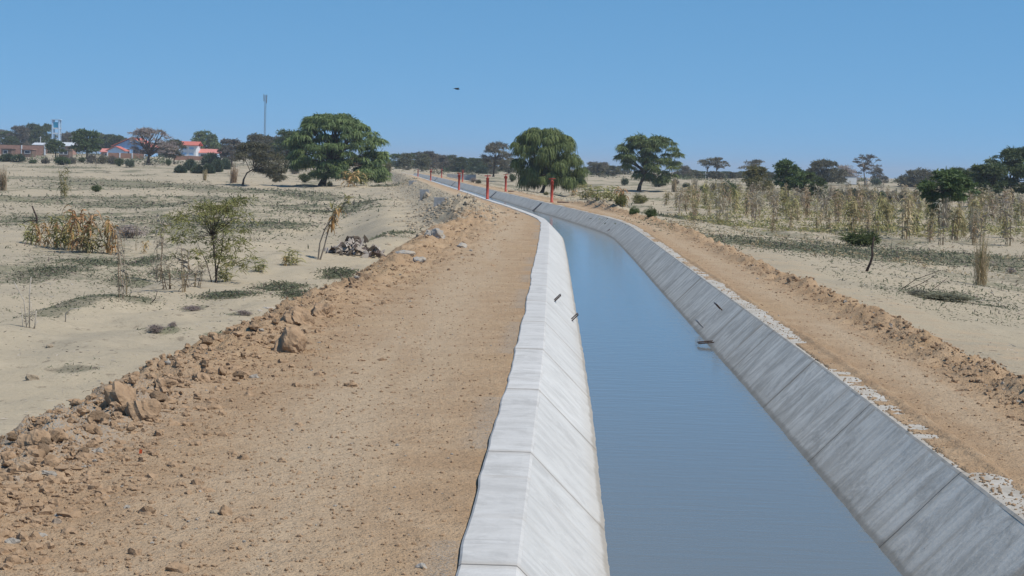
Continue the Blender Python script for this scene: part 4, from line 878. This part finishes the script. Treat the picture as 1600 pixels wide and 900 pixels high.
P = np.array(P); D = np.array(D); D /= np.linalg.norm(D, axis=1, keepdims=True)
leaves('green_leaves', P, D, 13 * s * rg.uniform(.5, 1.2, len(P)), np.full(len(P), 1.8 * s), rg, 'straw_green', root, .8, 3)
# debris pile: torn sheets and husks
p = ground(552, 398); s = p.y / F; rg = np.random.default_rng(12); V = []; Fc = []; R = []
for k in range(95):
    u = rg.normal(0, .42); c = np.array([np.clip(u, -1, 1) * 46 * s, rg.normal(0, 16) * s, abs(rg.normal(0, 7)) * s * (1.6 - abs(u))]); L_, W_ = rg.uniform(8, 24) * s, rg.uniform(4, 9) * s
    a = rg.uniform(0, 6.28); d = np.array([math.cos(a), math.sin(a), rg.normal(0, .35)]); q = np.cross(d, [0, 0, 1]); q /= np.linalg.norm(q); q = q + np.array([0, 0, rg.normal(0, .6)]); b0 = len(V); n1, n2 = 5, 3; cur = rg.uniform(-1, 1) * 5 * s
    for i_ in range(n1):
        for j_ in range(n2):
            u1 = i_ / (n1 - 1) - .5; v1 = j_ / (n2 - 1) - .5; V.append(c + d * L_ * u1 + q * W_ * v1 * (1 - u1 * u1 * 2) + np.array([0, 0, cur * math.cos(u1 * 4) + rg.normal(0, .8) * s + 3 * s * math.cos(v1 * 3)]))
    for i_ in range(n1 - 1):
        for j_ in range(n2 - 1): a0 = b0 + i_ * n2 + j_; Fc.append((a0, a0 + 1, a0 + n2 + 1, a0 + n2)); R.append(rg.random() * .2 + .8 * (k % 3 == 0))
o = mesh_np('debris_pile', V, np.array(Fc), 'husk', None, {'rnd': ('FACE', R)}, True); o.location = (p.x, p.y, gz(p.x, p.y)); tag(o, 'heap of torn grey brown husks and sheets on the left sand', 'debris', None, 'stuff')
p = ground(552, 378); s = p.y / F; V_ = rock_verts(I3[0], np.random.default_rng(77), .6, .9) * [11 * s, 8 * s, 11 * s]; o = mesh_np('root_stump', V_, I3[1], 'bark', None); o.location = (p.x, p.y, gz(p.x, p.y) + .05); tag(o, 'dark lump of root wood on top of the husk heap', 'stump')

# low weeds: small leaf tufts inside the patches
rg = np.random.default_rng(21); P = []
for (a, b_, ra, rb) in PATCH:
    p = ground(a, b_); n = int(min(2600, 700 * ra * rb))
    if p.y > 130: n = min(n, 900)
    x = p.x + rg.normal(0, ra * .55, n); y = p.y + rg.normal(0, rb * .55, n); P.append(np.stack([x, y, Zland(x, y, True)], 1))
for (a, b_, ra, rb) in [(440, 450, .5, 1.2), (530, 428, .35, 1.2), (355, 460, .5, .9), (465, 462, .3, .8)]:
    p = ground(a, b_); n = 1500; x = p.x + rg.normal(0, ra * .5, n); y = p.y + rg.normal(0, rb * .5, n); P.append(np.stack([x, y, Zland(x, y) + .04 * rg.random(n)], 1))
n = 60000; yy = 1 / (1 / 24 + (1 / 330 - 1 / 24) * rg.random(n)); xx = yy * rg.uniform(-.29, .29, n); tt = xx - cx(yy); vg = (fbm(xx * .22, yy * .08, 62, 4) > -.02) | (fbm(xx * .9, yy * .5, 91, 3) > .22)
k = (((tt < -9) & vg) | ((tt > 5) & vg & (yy > 30))) ; xx, yy = xx[k], yy[k]; P.append(np.stack([xx, yy, Zland(xx, yy)], 1))
P = np.concatenate(P); n = len(P); sc_l = np.clip(P[:, 1] / 75, .3, 2.2); D = unit(n, rg, .15); D[:, 2] *= .6
D /= np.linalg.norm(D, axis=1, keepdims=True)
tag(leaves('ground_weeds', P, D, .12 * sc_l * rg.uniform(.5, 1.5, n), .035 * sc_l * rg.uniform(.6, 1.4, n), rg, 'mat_weed', None, .6, 2), None, None, kind='stuff')
for c_ in MP.values():
    for q_ in list(c_.children): bpy.data.objects.remove(q_)
    bpy.data.objects.remove(c_)

# ------------------------------------------------------------------ gate posts on the canal
def gate_post(loc, label, h=1.28, proto=None):
    root = thing('sluice_gate_post', loc, label, 'gate post', 'red sluice gate posts along the canal')
    b = MB(); b.lathe([(.115, -.05), (.115, .02), (.076, .025), (.076, h - .20), (.090, h - .195), (.090, h - .15), (.062, h - .145), (.05, h - .10)], n=16); b.build('pipe', 'red_paint', root, True)
    b = MB(); b.lathe([(.018, h - .12), (.018, h + .05), (.0, h + .055)], n=8); b.build('stem', 'steel_grey', root)
    b = MB(); n = 20; R = .17; b.tube([(R * math.cos(2 * math.pi * k / n), R * math.sin(2 * math.pi * k / n), h - .03 + .02 * math.sin(2 * math.pi * k / n)) for k in range(n + 1)], .014, 6, False)
    for k in range(4): a = k * math.pi / 2 + .5; b.tube([(0, 0, h - .05), (R * math.cos(a), R * math.sin(a), h - .03)], .011, 5)
    b.lathe([(.035, h - .07), (.035, h - .02)], n=10); b.build('handwheel', 'red_paint', root)
    b = MB(); b.box((0, .10, h - .32), (.05, .05, .14)); b.box((0, -.10, h - .32), (.05, .05, .14)); b.build('lug', 'red_paint', root)
    return root
POST = [(762, 311.5, 37.5, 'left', 'nearest red gate post on the left bank, full height in view'), (717, 297, 27, 'left', 'second nearest red gate post on the left bank'), (676, 282.2, 17.5, 'left', 'third red gate post on the left bank'), (656.5, 276, 11, 'left', 'farthest tiny red gate post where the canal vanishes'),
        (862, 316, 37.5, 'right', 'nearest red gate post on the right bank before the weeping tree'), (790, 299, 27, 'right', 'second red gate post on the right bank'), (722.6, 284, 18.5, 'right', 'third red gate post on the right bank, behind the second left one'), (690, 277.5, 13.5, 'right', 'farthest red gate post on the right bank')]
def flat0(px, py, z=0.0): a, b = ray(px, py); Y = (z - CAM_H) / b; return Vector((a * Y, Y, z))
for j, (x_, y_, h_, sd_, lab) in enumerate(POST):
    p = flat0(x_, y_); tt = p.x - float(cx(p.y))
    p.x = float(cx(p.y)) + (min(tt, -HW - .12) if sd_ == 'left' else max(tt, HW + .12))
    gp = gate_post((p.x, p.y, .0), lab, h_ * p.y / F); gp.rotation_euler = (math.radians([.6, -.8, .4, 0, -.5, .9, -.3, 0][j]), math.radians([-.7, .5, 0, .3, .8, -.6, .4, 0][j]), j * .9)
    # sliding leaf let into the canal bank below each post
    sg = -1 if sd_ == 'left' else 1; c0 = float(cx(p.y))
    r = thing('sluice_gate', (c0, p.y, 0), f'small steel sluice leaf set in the bank below the {lab.split(",")[0]}', 'sluice gate'); r['label'] = ['steel sluice leaf in the bank below the ' + q for q in ('nearest left red post', 'second left red post', 'third left red post', 'farthest left red post', 'nearest right red post', 'second right red post', 'third right red post', 'farthest right red post')][j]
    b = MB(); t1, t2 = HW - .10, HW - .58
    for dy in (-.28, .28): b.tube([(sg * (t1 + .03), dy, -.05), (sg * (t2 + .03), dy, -.53)], .03, 4)
    b.build('guide_frame', 'steel_grey', r)
    b = MB(); b.add([(sg * (t1), -.26, -.085), (sg * (t2 + .05), -.26, -.50), (sg * (t2 + .05), .26, -.50), (sg * t1, .26, -.085), (sg * (t1 - .02), -.26, -.055), (sg * (t2 + .03), -.26, -.47), (sg * (t2 + .03), .26, -.47), (sg * (t1 - .02), .26, -.055)],
                    [(0, 1, 2, 3), (7, 6, 5, 4), (0, 4, 5, 1), (1, 5, 6, 2), (2, 6, 7, 3), (3, 7, 4, 0)]); b.build('gate_leaf', 'steel', r)
for (x_, y_, L_, lab) in [(871, 316.3, 26, 'dark pipe lying on the ground right of the nearest right gate post'), (794, 299.3, 22, 'dark pipe lying on the ground right of the second right gate post')]:
    p = flat0(x_, y_ - .5, .03); s = p.y / F; b = MB(); b.tube([(0, 0, 0), (L_ * s, .25, -.02)], .045, 8); b.build('drain_pipe', 'steel').location = p; tag(bpy.data.objects[[o.name for o in bpy.data.objects if o.name.startswith('drain_pipe')][-1]], lab, 'pipe')
# turnout boxes half buried in the spoil bank
for (x_, y_, w_, h_, D, lab) in [(678, 308.5, 25, 12, 99, 'nearest square concrete turnout box half buried in the spoil bank'), (656, 296, 14, 11, 128, 'second concrete turnout box on the outer side of the spoil bank'), (639, 282, 11, 7, 196, 'farthest small concrete turnout box on the spoil bank')]:
    p = at(x_, y_, D); s = D / F; W_ = w_ * s; H_ = h_ * s + .35; r = thing('turnout_box', (p.x + W_ / 2, p.y + W_ / 2, p.z - H_), lab, 'concrete box'); b = MB(); tw = .1
    for (c, d) in [((0, -W_ / 2 + tw / 2, 0), (W_, tw, H_)), ((0, W_ / 2 - tw / 2, 0), (W_, tw, H_)), ((-W_ / 2 + tw / 2, 0, 0), (tw, W_ - 2 * tw, H_ - .003)), ((W_ / 2 - tw / 2, 0, 0), (tw, W_ - 2 * tw, H_ - .003))]: b.box(c, d)
    b.build('wall', 'box_concrete', r)
    # loose soil slumped against the right half of the box
    q = Vector((p.x + W_ * .9, p.y - .2, p.z - .52)); V_ = rock_verts(I3[0], np.random.default_rng(int(x_)), .35, .5) * np.array([W_ * .6, .45, .9]); o = mesh_np('soil_heap', V_, I3[1], 'clod_grey', None, {'rnd': ('POINT', np.zeros(len(V_)))}, True); o.location = q; tag(o, f'slumped soil against the {lab.split()[0]} turnout box', 'soil heap')
# step rungs on the banks
def rung(px, py, side, lab, mat='steel', flip=0):
    # the point of the bank seen at this pixel: x = c(y) -+ (HW + z)
    a, b = ray(px, py); Y = np.linspace(8, 60, 5200); z = CAM_H + b * Y; t = a * Y - cx(Y); g_ = np.abs(t) - (HW + z); k = np.argmin(np.abs(g_) + (z > 0) * 9 + (z < -.9) * 9 + (np.sign(t) != side) * 9)
    x, y, zz = a * Y[k], Y[k], z[k]; nrm_ = Vector((-side * .7071, 0, .7071)); o_ = Vector((x, y, zz)); b_ = MB(); w2 = .15; h_ = .12
    pts = [Vector((0, -w2, 0)) - nrm_ * .02, Vector((0, -w2, 0)) + nrm_ * h_, Vector((0, w2, 0)) + nrm_ * h_, Vector((0, w2, 0)) - nrm_ * .02]
    if flip: pts = [Vector((.10, -w2, .07)), Vector((-.13, -w2, .045)), Vector((-.13, w2 - .1, .045)), Vector((.10, w2 - .1, .07))]
    b_.tube(pts, .009, 6)
    o = b_.build('step_rung', mat); o.location = o_; tag(o, lab, 'rung')
rung(866, 470, -1, 'upper steel step rung on the bright left bank'); rung(893, 500, -1, 'lower steel step rung on the bright left bank just above the water')
rung(1127, 484, 1, 'upper rusty step rung on the grey right bank'); rung(1098, 511, 1, 'middle pale step rung on the grey right bank', 'steel_grey'); rung(1106, 541, 1, 'bent rung sticking out over the water from the right bank', 'steel', 1)
p = ground(217, 712); b = MB(); b.add([(0, 0, .0), (.018, .004, .0), (.021, -.003, .024), (.003, .003, .028), (.009, .014, .014)], [(0, 1, 4), (1, 2, 4), (2, 3, 4), (3, 0, 4), (0, 3, 2, 1)]); o = b.build('plastic_scrap', 'orange_plastic'); o.location = (p.x, p.y, gz(p.x, p.y) + .01); tag(o, 'small bright orange scrap among the clods of the wide track', 'scrap')

# ------------------------------------------------------------------ bird
bp = at(714, 139, 78); r = thing('bird', bp, 'small black bird gliding in the open sky above the canal', 'bird', None, .4)
s = 60 / F; b = MB(); b.lathe([(.001, -.16 * .6), (.02, -.07), (.032, -.0), (.026, .06), (.012, .1), (.001, .13)], n=10); o = b.build('body', 'black_feather', r, True); o.rotation_euler = (0, math.radians(92), 0)
b = MB()
for sg in (-1, 1):
    b.add([(.04, sg * .01, .01), (-.04, sg * .01, .01), (-.02, sg * .14, .045), (.05, sg * .12, .045), (-.05, sg * .26, .02), (-.01, sg * .25, .02), (.04, sg * .01, .002), (-.04, sg * .01, .002), (-.02, sg * .14, .037), (.05, sg * .12, .037), (-.05, sg * .26, .014), (-.01, sg * .25, .014)],
          [(0, 1, 2, 3), (3, 2, 4, 5), (6, 9, 8, 7), (9, 11, 10, 8), (1, 7, 8, 2), (2, 8, 10, 4), (0, 3, 9, 6), (3, 5, 11, 9), (4, 10, 11, 5)])
b.build('wings', 'black_feather', r)
b = MB(); b.add([(-.08, .01, .0), (-.08, -.01, .0), (-.17, -.03, .0), (-.17, .03, .0), (-.08, .01, .006), (-.08, -.01, .006), (-.17, -.03, .006), (-.17, .03, .006)], [(0, 1, 2, 3), (7, 6, 5, 4), (0, 4, 5, 1), (1, 5, 6, 2), (2, 6, 7, 3), (3, 7, 4, 0)]); b.build('tail', 'black_feather', r)

# ------------------------------------------------------------------ buildings, tower, mast, billboard
def hx(px): return 261.5 + (px - 800) * math.tan(ROLL)
def local(px, py, D):                       # metres right / up of the eye for a pixel at distance D
    p = at(px, py, D); return p
def quad_house(name, label, D, x0, x1, ytop, ybot, depth, wall, roof, roof_kind, roof_h, over=.4, wins=(), ridge='x', cat='house', winmat='glass_dark'):
    a = local(x0, ybot, D); b_ = local(x1, ybot, D); t = local((x0 + x1) / 2, ytop, D); base = (a + b_) / 2; W_ = b_.x - a.x; H_ = t.z - base.z
    r = thing(name, (base.x, base.y + depth / 2, base.z - 1.0), label, cat); b = MB(); b.box((0, 0, 0), (W_, depth, H_ + 1.0)); 
    if ridge == 'y': b.add([(-W_ / 2, -depth / 2, H_ + 1), (W_ / 2, -depth / 2, H_ + 1), (0, -depth / 2, H_ + 1 + roof_h), (-W_ / 2, depth / 2, H_ + 1), (W_ / 2, depth / 2, H_ + 1), (0, depth / 2, H_ + 1 + roof_h)], [(0, 1, 2), (5, 4, 3), (0, 2, 5, 3), (1, 4, 5, 2)])
    b.build('wall', wall, r); b = MB(); o_ = over; z0 = H_ + 1.02; th = .16
    if roof_kind == 'flat': b.box((0, 0, z0), (W_ + 2 * o_, depth + 2 * o_, roof_h))
    elif ridge == 'x':
        X = W_ / 2 + o_; Y = depth / 2 + o_; P = [(-X, -Y, z0), (X, -Y, z0), (X, 0, z0 + roof_h), (-X, 0, z0 + roof_h), (-X, Y, z0), (X, Y, z0)]; P += [(x, y, z + th) for x, y, z in P]
        b.add(P, [(0, 1, 2, 3)[::-1], (3, 2, 5, 4)[::-1], (6, 7, 8, 9), (9, 8, 11, 10), (0, 1, 7, 6), (4, 10, 11, 5), (0, 6, 9, 3), (3, 9, 10, 4), (1, 2, 8, 7), (2, 5, 11, 8)])
    else:
        X = W_ / 2 + o_; Y = depth / 2 + o_; P = [(-X, -Y, z0 - .1), (-X, Y, z0 - .1), (0, Y, z0 + roof_h + .1), (0, -Y, z0 + roof_h + .1), (X, -Y, z0 - .1), (X, Y, z0 - .1)]; P += [(x, y, z + th) for x, y, z in P]
        b.add(P, [(0, 1, 2, 3), (3, 2, 5, 4), (6, 9, 8, 7), (9, 10, 11, 8), (0, 3, 9, 6), (3, 4, 10, 9), (1, 7, 8, 2), (2, 8, 11, 5), (0, 6, 7, 1), (4, 5, 11, 10)])
    b.build('roof', roof, r)
    for (u0, u1, v0, v1) in wins:            # fractions of the front
        wx = (u0 + u1) / 2 - .5; ww = (u1 - u0) * W_; wz = 1 + v0 * H_; wh = (v1 - v0) * H_
        b = MB(); cx0 = wx * W_
        for (c, d) in [((cx0, -depth / 2 - .03, wz - .08), (ww + .2, .1, .08)), ((cx0, -depth / 2 - .03, wz + wh), (ww + .2, .1, .08)), ((cx0 - ww / 2 - .05, -depth / 2 - .03, wz), (.08, .1, wh)), ((cx0 + ww / 2 + .05, -depth / 2 - .03, wz), (.08, .1, wh))]: b.box(c, d)
        fr = b.build('window', 'white_wall', r); b = MB(); b.box((cx0, -depth / 2 - .012, wz), (ww, .04, wh)); b.build('pane', winmat, fr)
    return r
quad_house('gabled_house', 'small white and light blue house with a red gabled roof before the blue hall', 560, 168, 193, 235.5, 246, 6, 'light_blue', 'red_roof', 'gable', 1.1, .5, [(.12, .34, .1, .6), (.6, .85, .1, .6)], 'y')
quad_house('school_hall', 'large bright blue hall with sloping red roof behind the small gabled house', 600, 178, 232, 229, 246, 16, 'blue_wall', 'red_roof', 'gable', 2.6, .8, [(.05, .2, .35, .75), (.3, .45, .35, .75), (.55, .7, .35, .75), (.78, .93, .35, .75)], 'y', 'school')
quad_house('low_annex', 'low pink roofed annex at the left of the small gabled house', 590, 158, 176, 238, 246, 6, 'pink_brick', 'pink_roof', 'gable', 1.0, .4, [(.3, .6, .2, .7)])
quad_house('school_block', 'two storey white and blue school block with a flat red roof', 560, 281, 306, 227.5, 244, 8, 'white_wall', 'red_roof', 'gable', 1.1, .7, [(.06, .42, .62, .86), (.06, .42, .08, .34), (.58, .86, .66, .86), (.58, .86, .1, .3)], cat='school', winmat='blue_wall')
quad_house('school_wing', 'long low school wing with a pink tiled roof', 565, 303, 338, 239.5, 246, 7, 'light_blue', 'pink_roof', 'gable', 1.15, .5, [(.05, .22, .25, .8), (.3, .47, .25, .8), (.55, .72, .25, .8), (.8, .95, .25, .8)], cat='school')
quad_house('white_hut', 'tiny white hut beyond the round green tree', 520, 1059, 1070, 274, 279, 3, 'white_wall', 'tin', 'gable', .5, .3, [(.3, .6, .2, .7)], cat='hut')
quad_house('tin_shed', 'low shed with a pale tin roof left of the water tower foot', 560, 52, 72, 227, 237, 6, 'shed', 'tin', 'gable', .6, .4, [(.1, .35, .1, .7), (.6, .85, .1, .7)], cat='shed')
quad_house('tin_shed', 'low shed with a pale tin roof right of the water tower foot', 560, 95, 112, 228.5, 238, 6, 'pink_brick', 'tin', 'gable', 1.0, .4, [(.1, .35, .1, .7)], cat='shed')
quad_house('brown_shed', 'brown reed shed against the brick wall near the left edge', 500, 2, 18, 233, 240, 4, 'shed', 'shed', 'flat', .15, .2, [(.2, .6, .05, .7)], cat='shed')
quad_house('brown_shed', 'dark brown shelter in the middle of the long brick wall at left', 500, 34, 50, 234, 240, 4, 'shed', 'pink_brick', 'flat', .15, .2, [(.3, .8, .05, .7)], cat='shed')
quad_house('brown_shed', 'reed lean to right of the water tower under the tin roof', 500, 92, 108, 234.5, 241, 4, 'shed', 'straw_pale', 'flat', .15, .2, [(.1, .4, .05, .7), (.5, .85, .05, .7)], cat='shed')
def wall_run(label, D, x0, x1, ytop, ybot, mat, post, step, name='brick_wall'):
    a = local(x0, ybot(x0), D); b_ = local(x1, ybot(x1), D); H_ = local(x0, ytop(x0), D).z - a.z; L_ = b_.x - a.x; r = thing(name, (a.x, D, a.z - .6), label, 'wall'); b = MB(); b.box((L_ / 2, 0, 0), (L_, .2, H_ + .6)); b.build('panel', mat, r)
    n = max(2, int(L_ / step))
    for k in range(n + 1): b = MB(); b.box((L_ * k / n, -.02, 0), (.34, .34, H_ + .66)); b.build('pillar', post, r)
lin = lambda y, x0: (lambda x: y + (x - x0) * .028)
wall_run('long pink brick wall with white pillars behind the sheds at far left', 530, -2, 70, lin(226, 0), lin(238, 0), 'pink_brick', 'white_wall', 5.5)
wall_run('brown brick perimeter wall with white pillars below the blue hall', 520, 168, 226, lin(238.5, 168), lin(248, 168), 'brick', 'white_wall', 2.9)
wall_run('brown brick perimeter wall below the two storey school block', 520, 272, 318, lin(243, 272), lin(252, 272), 'brick', 'pink_brick', 3.2)
wall_run('low pale roadside wall beyond the shrubs on the right', 470, 1352, 1424, lin(293, 1352), lin(300, 1352), 'white_wall', 'white_wall', 6, 'roadside_wall')
wall_run('low stone block fence in the field behind the nearest left gate post', 330, 700, 742, lin(272, 700), lin(277, 700), 'box_concrete', 'box_concrete', 2.5, 'stone_fence')
# water tower
D = 600; a = local(88, 226, D); t = local(88, 187.5, D); H_ = t.z - a.z; r = thing('water_tower', (a.x, D, a.z - 1), 'light blue concrete water tower on four columns rising over the sheds', 'water tower'); w2 = 1.0; H_ += 1
for sx in (-1, 1):
    for sy in (-1, 1): b = MB(); b.box((sx * w2, sy * w2, 0), (.42, .42, H_)); b.build('column', 'light_blue', r)
for k, zf in enumerate((.28, .5, .68)):
    b = MB()
    for sy in (-1, 1): b.box((0, sy * w2, H_ * zf), (2 * w2 - .42, .3, .35)); b.box((sy * w2, 0, H_ * zf), (.3, 2 * w2 - .42, .35))
    b.build('beam', 'white_wall', r)
b = MB(); b.box((0, 0, H_ * .70), (2 * w2 - .42, 2 * w2 - .42, H_ * .22)); b.build('tank', 'cyan_tank', r)
b = MB(); b.box((0, 0, H_ + .003), (2 * w2 + .9, 2 * w2 + .9, .18)); b.build('roof_slab', 'light_blue', r)
b = MB()
for q in (-1, 1): b.box((w2 + .35, q * .2, H_ * .1), (.05, .05, H_ * .9))
for k in range(24): b.box((w2 + .35, 0, H_ * .12 + k * H_ * .036), (.04, .36, .04))
b.build('ladder', 'steel_grey', r)
# radio mast
D = 700; a = local(413, 236, D); t = local(413, 148, D); H_ = t.z - a.z; r = thing('radio_mast', (a.x, D, a.z), 'slim lattice radio mast above the tree line', 'mast'); b = MB(); w3 = .32
P3 = [(w3 * math.cos(k * 2.094), w3 * math.sin(k * 2.094)) for k in range(3)]
for x, y in P3: b.tube([(x, y, 0), (x, y, H_)], .055, 4)
b.build('leg_rails', 'steel_grey', r); b = MB(); n = 26
for k in range(n):
    for q in range(3): u, v = P3[q], P3[(q + 1) % 3]; b.tube([(u[0], u[1], H_ * k / n), (v[0], v[1], H_ * (k + 1) / n)], .03, 3); b.tube([(u[0], u[1], H_ * k / n), (v[0], v[1], H_ * k / n)], .03, 3)
b.build('bracing', 'steel_grey', r)
for k, (dx, zf) in enumerate([(-.55, .985), (.55, .975), (-.5, .93), (.5, .90)]): b = MB(); b.tube([(dx, -.1, H_ * zf - 1.0), (dx, -.1, H_ * zf + .5)], .12, 6); b.tube([(0, 0, H_ * zf - .3), (dx, -.1, H_ * zf - .3)], .04, 4); b.build('antenna', 'steel_grey', r)
# billboard and poles
D = 400; a = local(1329, 291, D); s = D / F; r = thing('billboard', (a.x, D, a.z - .4), 'blank white billboard on short posts at the far right road', 'billboard'); b = MB(); b.box((0, 0, 3.2 * s + .4), (18 * s, .12, 11.5 * s)); b.build('panel', 'sign_white', r)
b = MB(); b.box((0, -.08, 3.0 * s + .36), (18.6 * s, .06, .08)); b.box((0, -.08, 14.9 * s + .34), (18.6 * s, .06, .08)); b.build('frame', 'steel_grey', r)
for q in (-6, 0, 6): b = MB(); b.box((q * s, .12, 0), (.14, .1, 12 * s)); b.build('post', 'pale_wood', r)
for (x_, yb, yt, D, lab) in [(1102, 283, 269, 460, 'short pale utility pole below the flat topped tree pair'), (1354, 293, 279, 430, 'short pale pole beside the bare tree'), (1473, 292, 263, 430, 'grey utility pole above the nearest green tree'), (63, 232, 213, 620, 'pale utility pole among the trees left of the water tower'), (112, 240, 212, 600, 'pale utility pole between water tower and dense dark tree')]:
    a = local(x_, yb, D); t = local(x_, yt, D); H_ = t.z - a.z + 1; r = thing('utility_pole', (a.x, D, a.z - 1), lab, 'utility pole'); b = MB(); b.tube([(0, 0, 0), (0, 0, H_)], [.15, .10], 8); b.build('pole', 'tin', r); b = MB(); b.box((0, 0, H_ - .5), (1.1, .1, .1)); b.build('crossarm', 'tin', r)
# white stones beside the berm
for j, (x_, y_, w_, lab) in enumerate([(418, 482, 9, 'white stone lying on sand beside the berm'), (407, 486, 5, 'small pale stone left of the white stone by the berm')]):
    p = ground(x_, y_); s = p.y / F; V_ = rock_verts(I3[0], np.random.default_rng(900 + j), .3, .4) * w_ * s; o = mesh_np('pale_stone', V_, I3[1], 'pale_wood', None); o.location = (p.x, p.y, gz(p.x, p.y)); tag(o, lab, 'stone')

rg = np.random.default_rng(55)
def scrub(name, n, ya, yb, xa, xb, h, mat, thr=-.2):
    yy = rg.uniform(ya, yb, n); xx = yy * rg.uniform(xa, xb, n); k = fbm(xx * .06, yy * .02, 95, 3) > thr; xx, yy = xx[k], yy[k]
    n = len(xx); m = 26; P = np.repeat(np.stack([xx, yy, Zland(xx, yy, False)], 1), m, 0); U = unit(n * m, rg, 0); sz = np.repeat(h * rg.uniform(.4, 1.4, n), m)
    P = P + U * (sz * rg.random(n * m) ** .4)[:, None] * [1.5, 1, .8]
    tag(leaves(name, P, U, sz * .45, sz * .16, rg, mat, None, .3, 1), None, None, kind='stuff')
scrub('far_scrub', 900, 380, 640, -.30, .30, .9, 'leaf_grey')
scrub('far_dark_scrub', 900, 420, 700, -.30, .30, 1.1, 'leaf_dark', -.05)
scrub('field_undergrowth', 2600, 95, 330, .085, .30, .34, 'straw_green', -.3)
scrub('field_litter', 700, 70, 330, -.29, -.06, .22, 'leaf_grey', .0)
scrub('right_field_litter', 900, 55, 250, .08, .29, .16, 'straw', -.1)

# dry twigs and leaf litter strewn over the near sand
n = 9000; yy = ysamp(n, 15, 110); side_ = rg.random(n) < .6; tt = np.where(side_, -5.6 - 9 * rg.random(n) ** .8 * yy / 30, 3.4 + 9 * rg.random(n) * yy / 30); xx = cx(yy) + tt
k = (fbm(xx * .5, yy * .25, 97, 3) > -.05); xx, yy = xx[k], yy[k]; n = len(xx); D = unit(n, rg); D[:, 2] = np.abs(D[:, 2]) * .12; D /= np.linalg.norm(D, axis=1, keepdims=True)
P = np.stack([xx, yy, Zland(xx, yy) + .006], 1); szl = np.clip(yy / 40, .4, 2)
tag(leaves('twig_litter', P, D, .10 * szl * rg.uniform(.2, 1.5, n), .012 * szl * rg.uniform(.5, 1.6, n), rg, 'husk', None, .1, 2), None, None, kind='stuff')
# air: one closed box of thin haze round camera, ground and everything on it
b = MB(); b.box((0, 3600, -6), (9600, 7400, 42)); me = bpy.data.meshes.new('haze'); me.from_pydata(b.v, [], b.f)
hm = bpy.data.materials.new('haze'); hm.use_nodes = True; hn = hm.node_tree; hn.nodes.clear(); ho = hn.nodes.new('ShaderNodeOutputMaterial'); pv = hn.nodes.new('ShaderNodeVolumePrincipled')
pv.inputs['Color'].default_value = (.80, .88, 1, 1); pv.inputs['Density'].default_value = .00021; hn.links.new(pv.outputs[0], ho.inputs['Volume']); me.materials.append(hm)
hz = bpy.data.objects.new('haze', me); COL.objects.link(hz); tag(hz, None, None, kind='stuff')
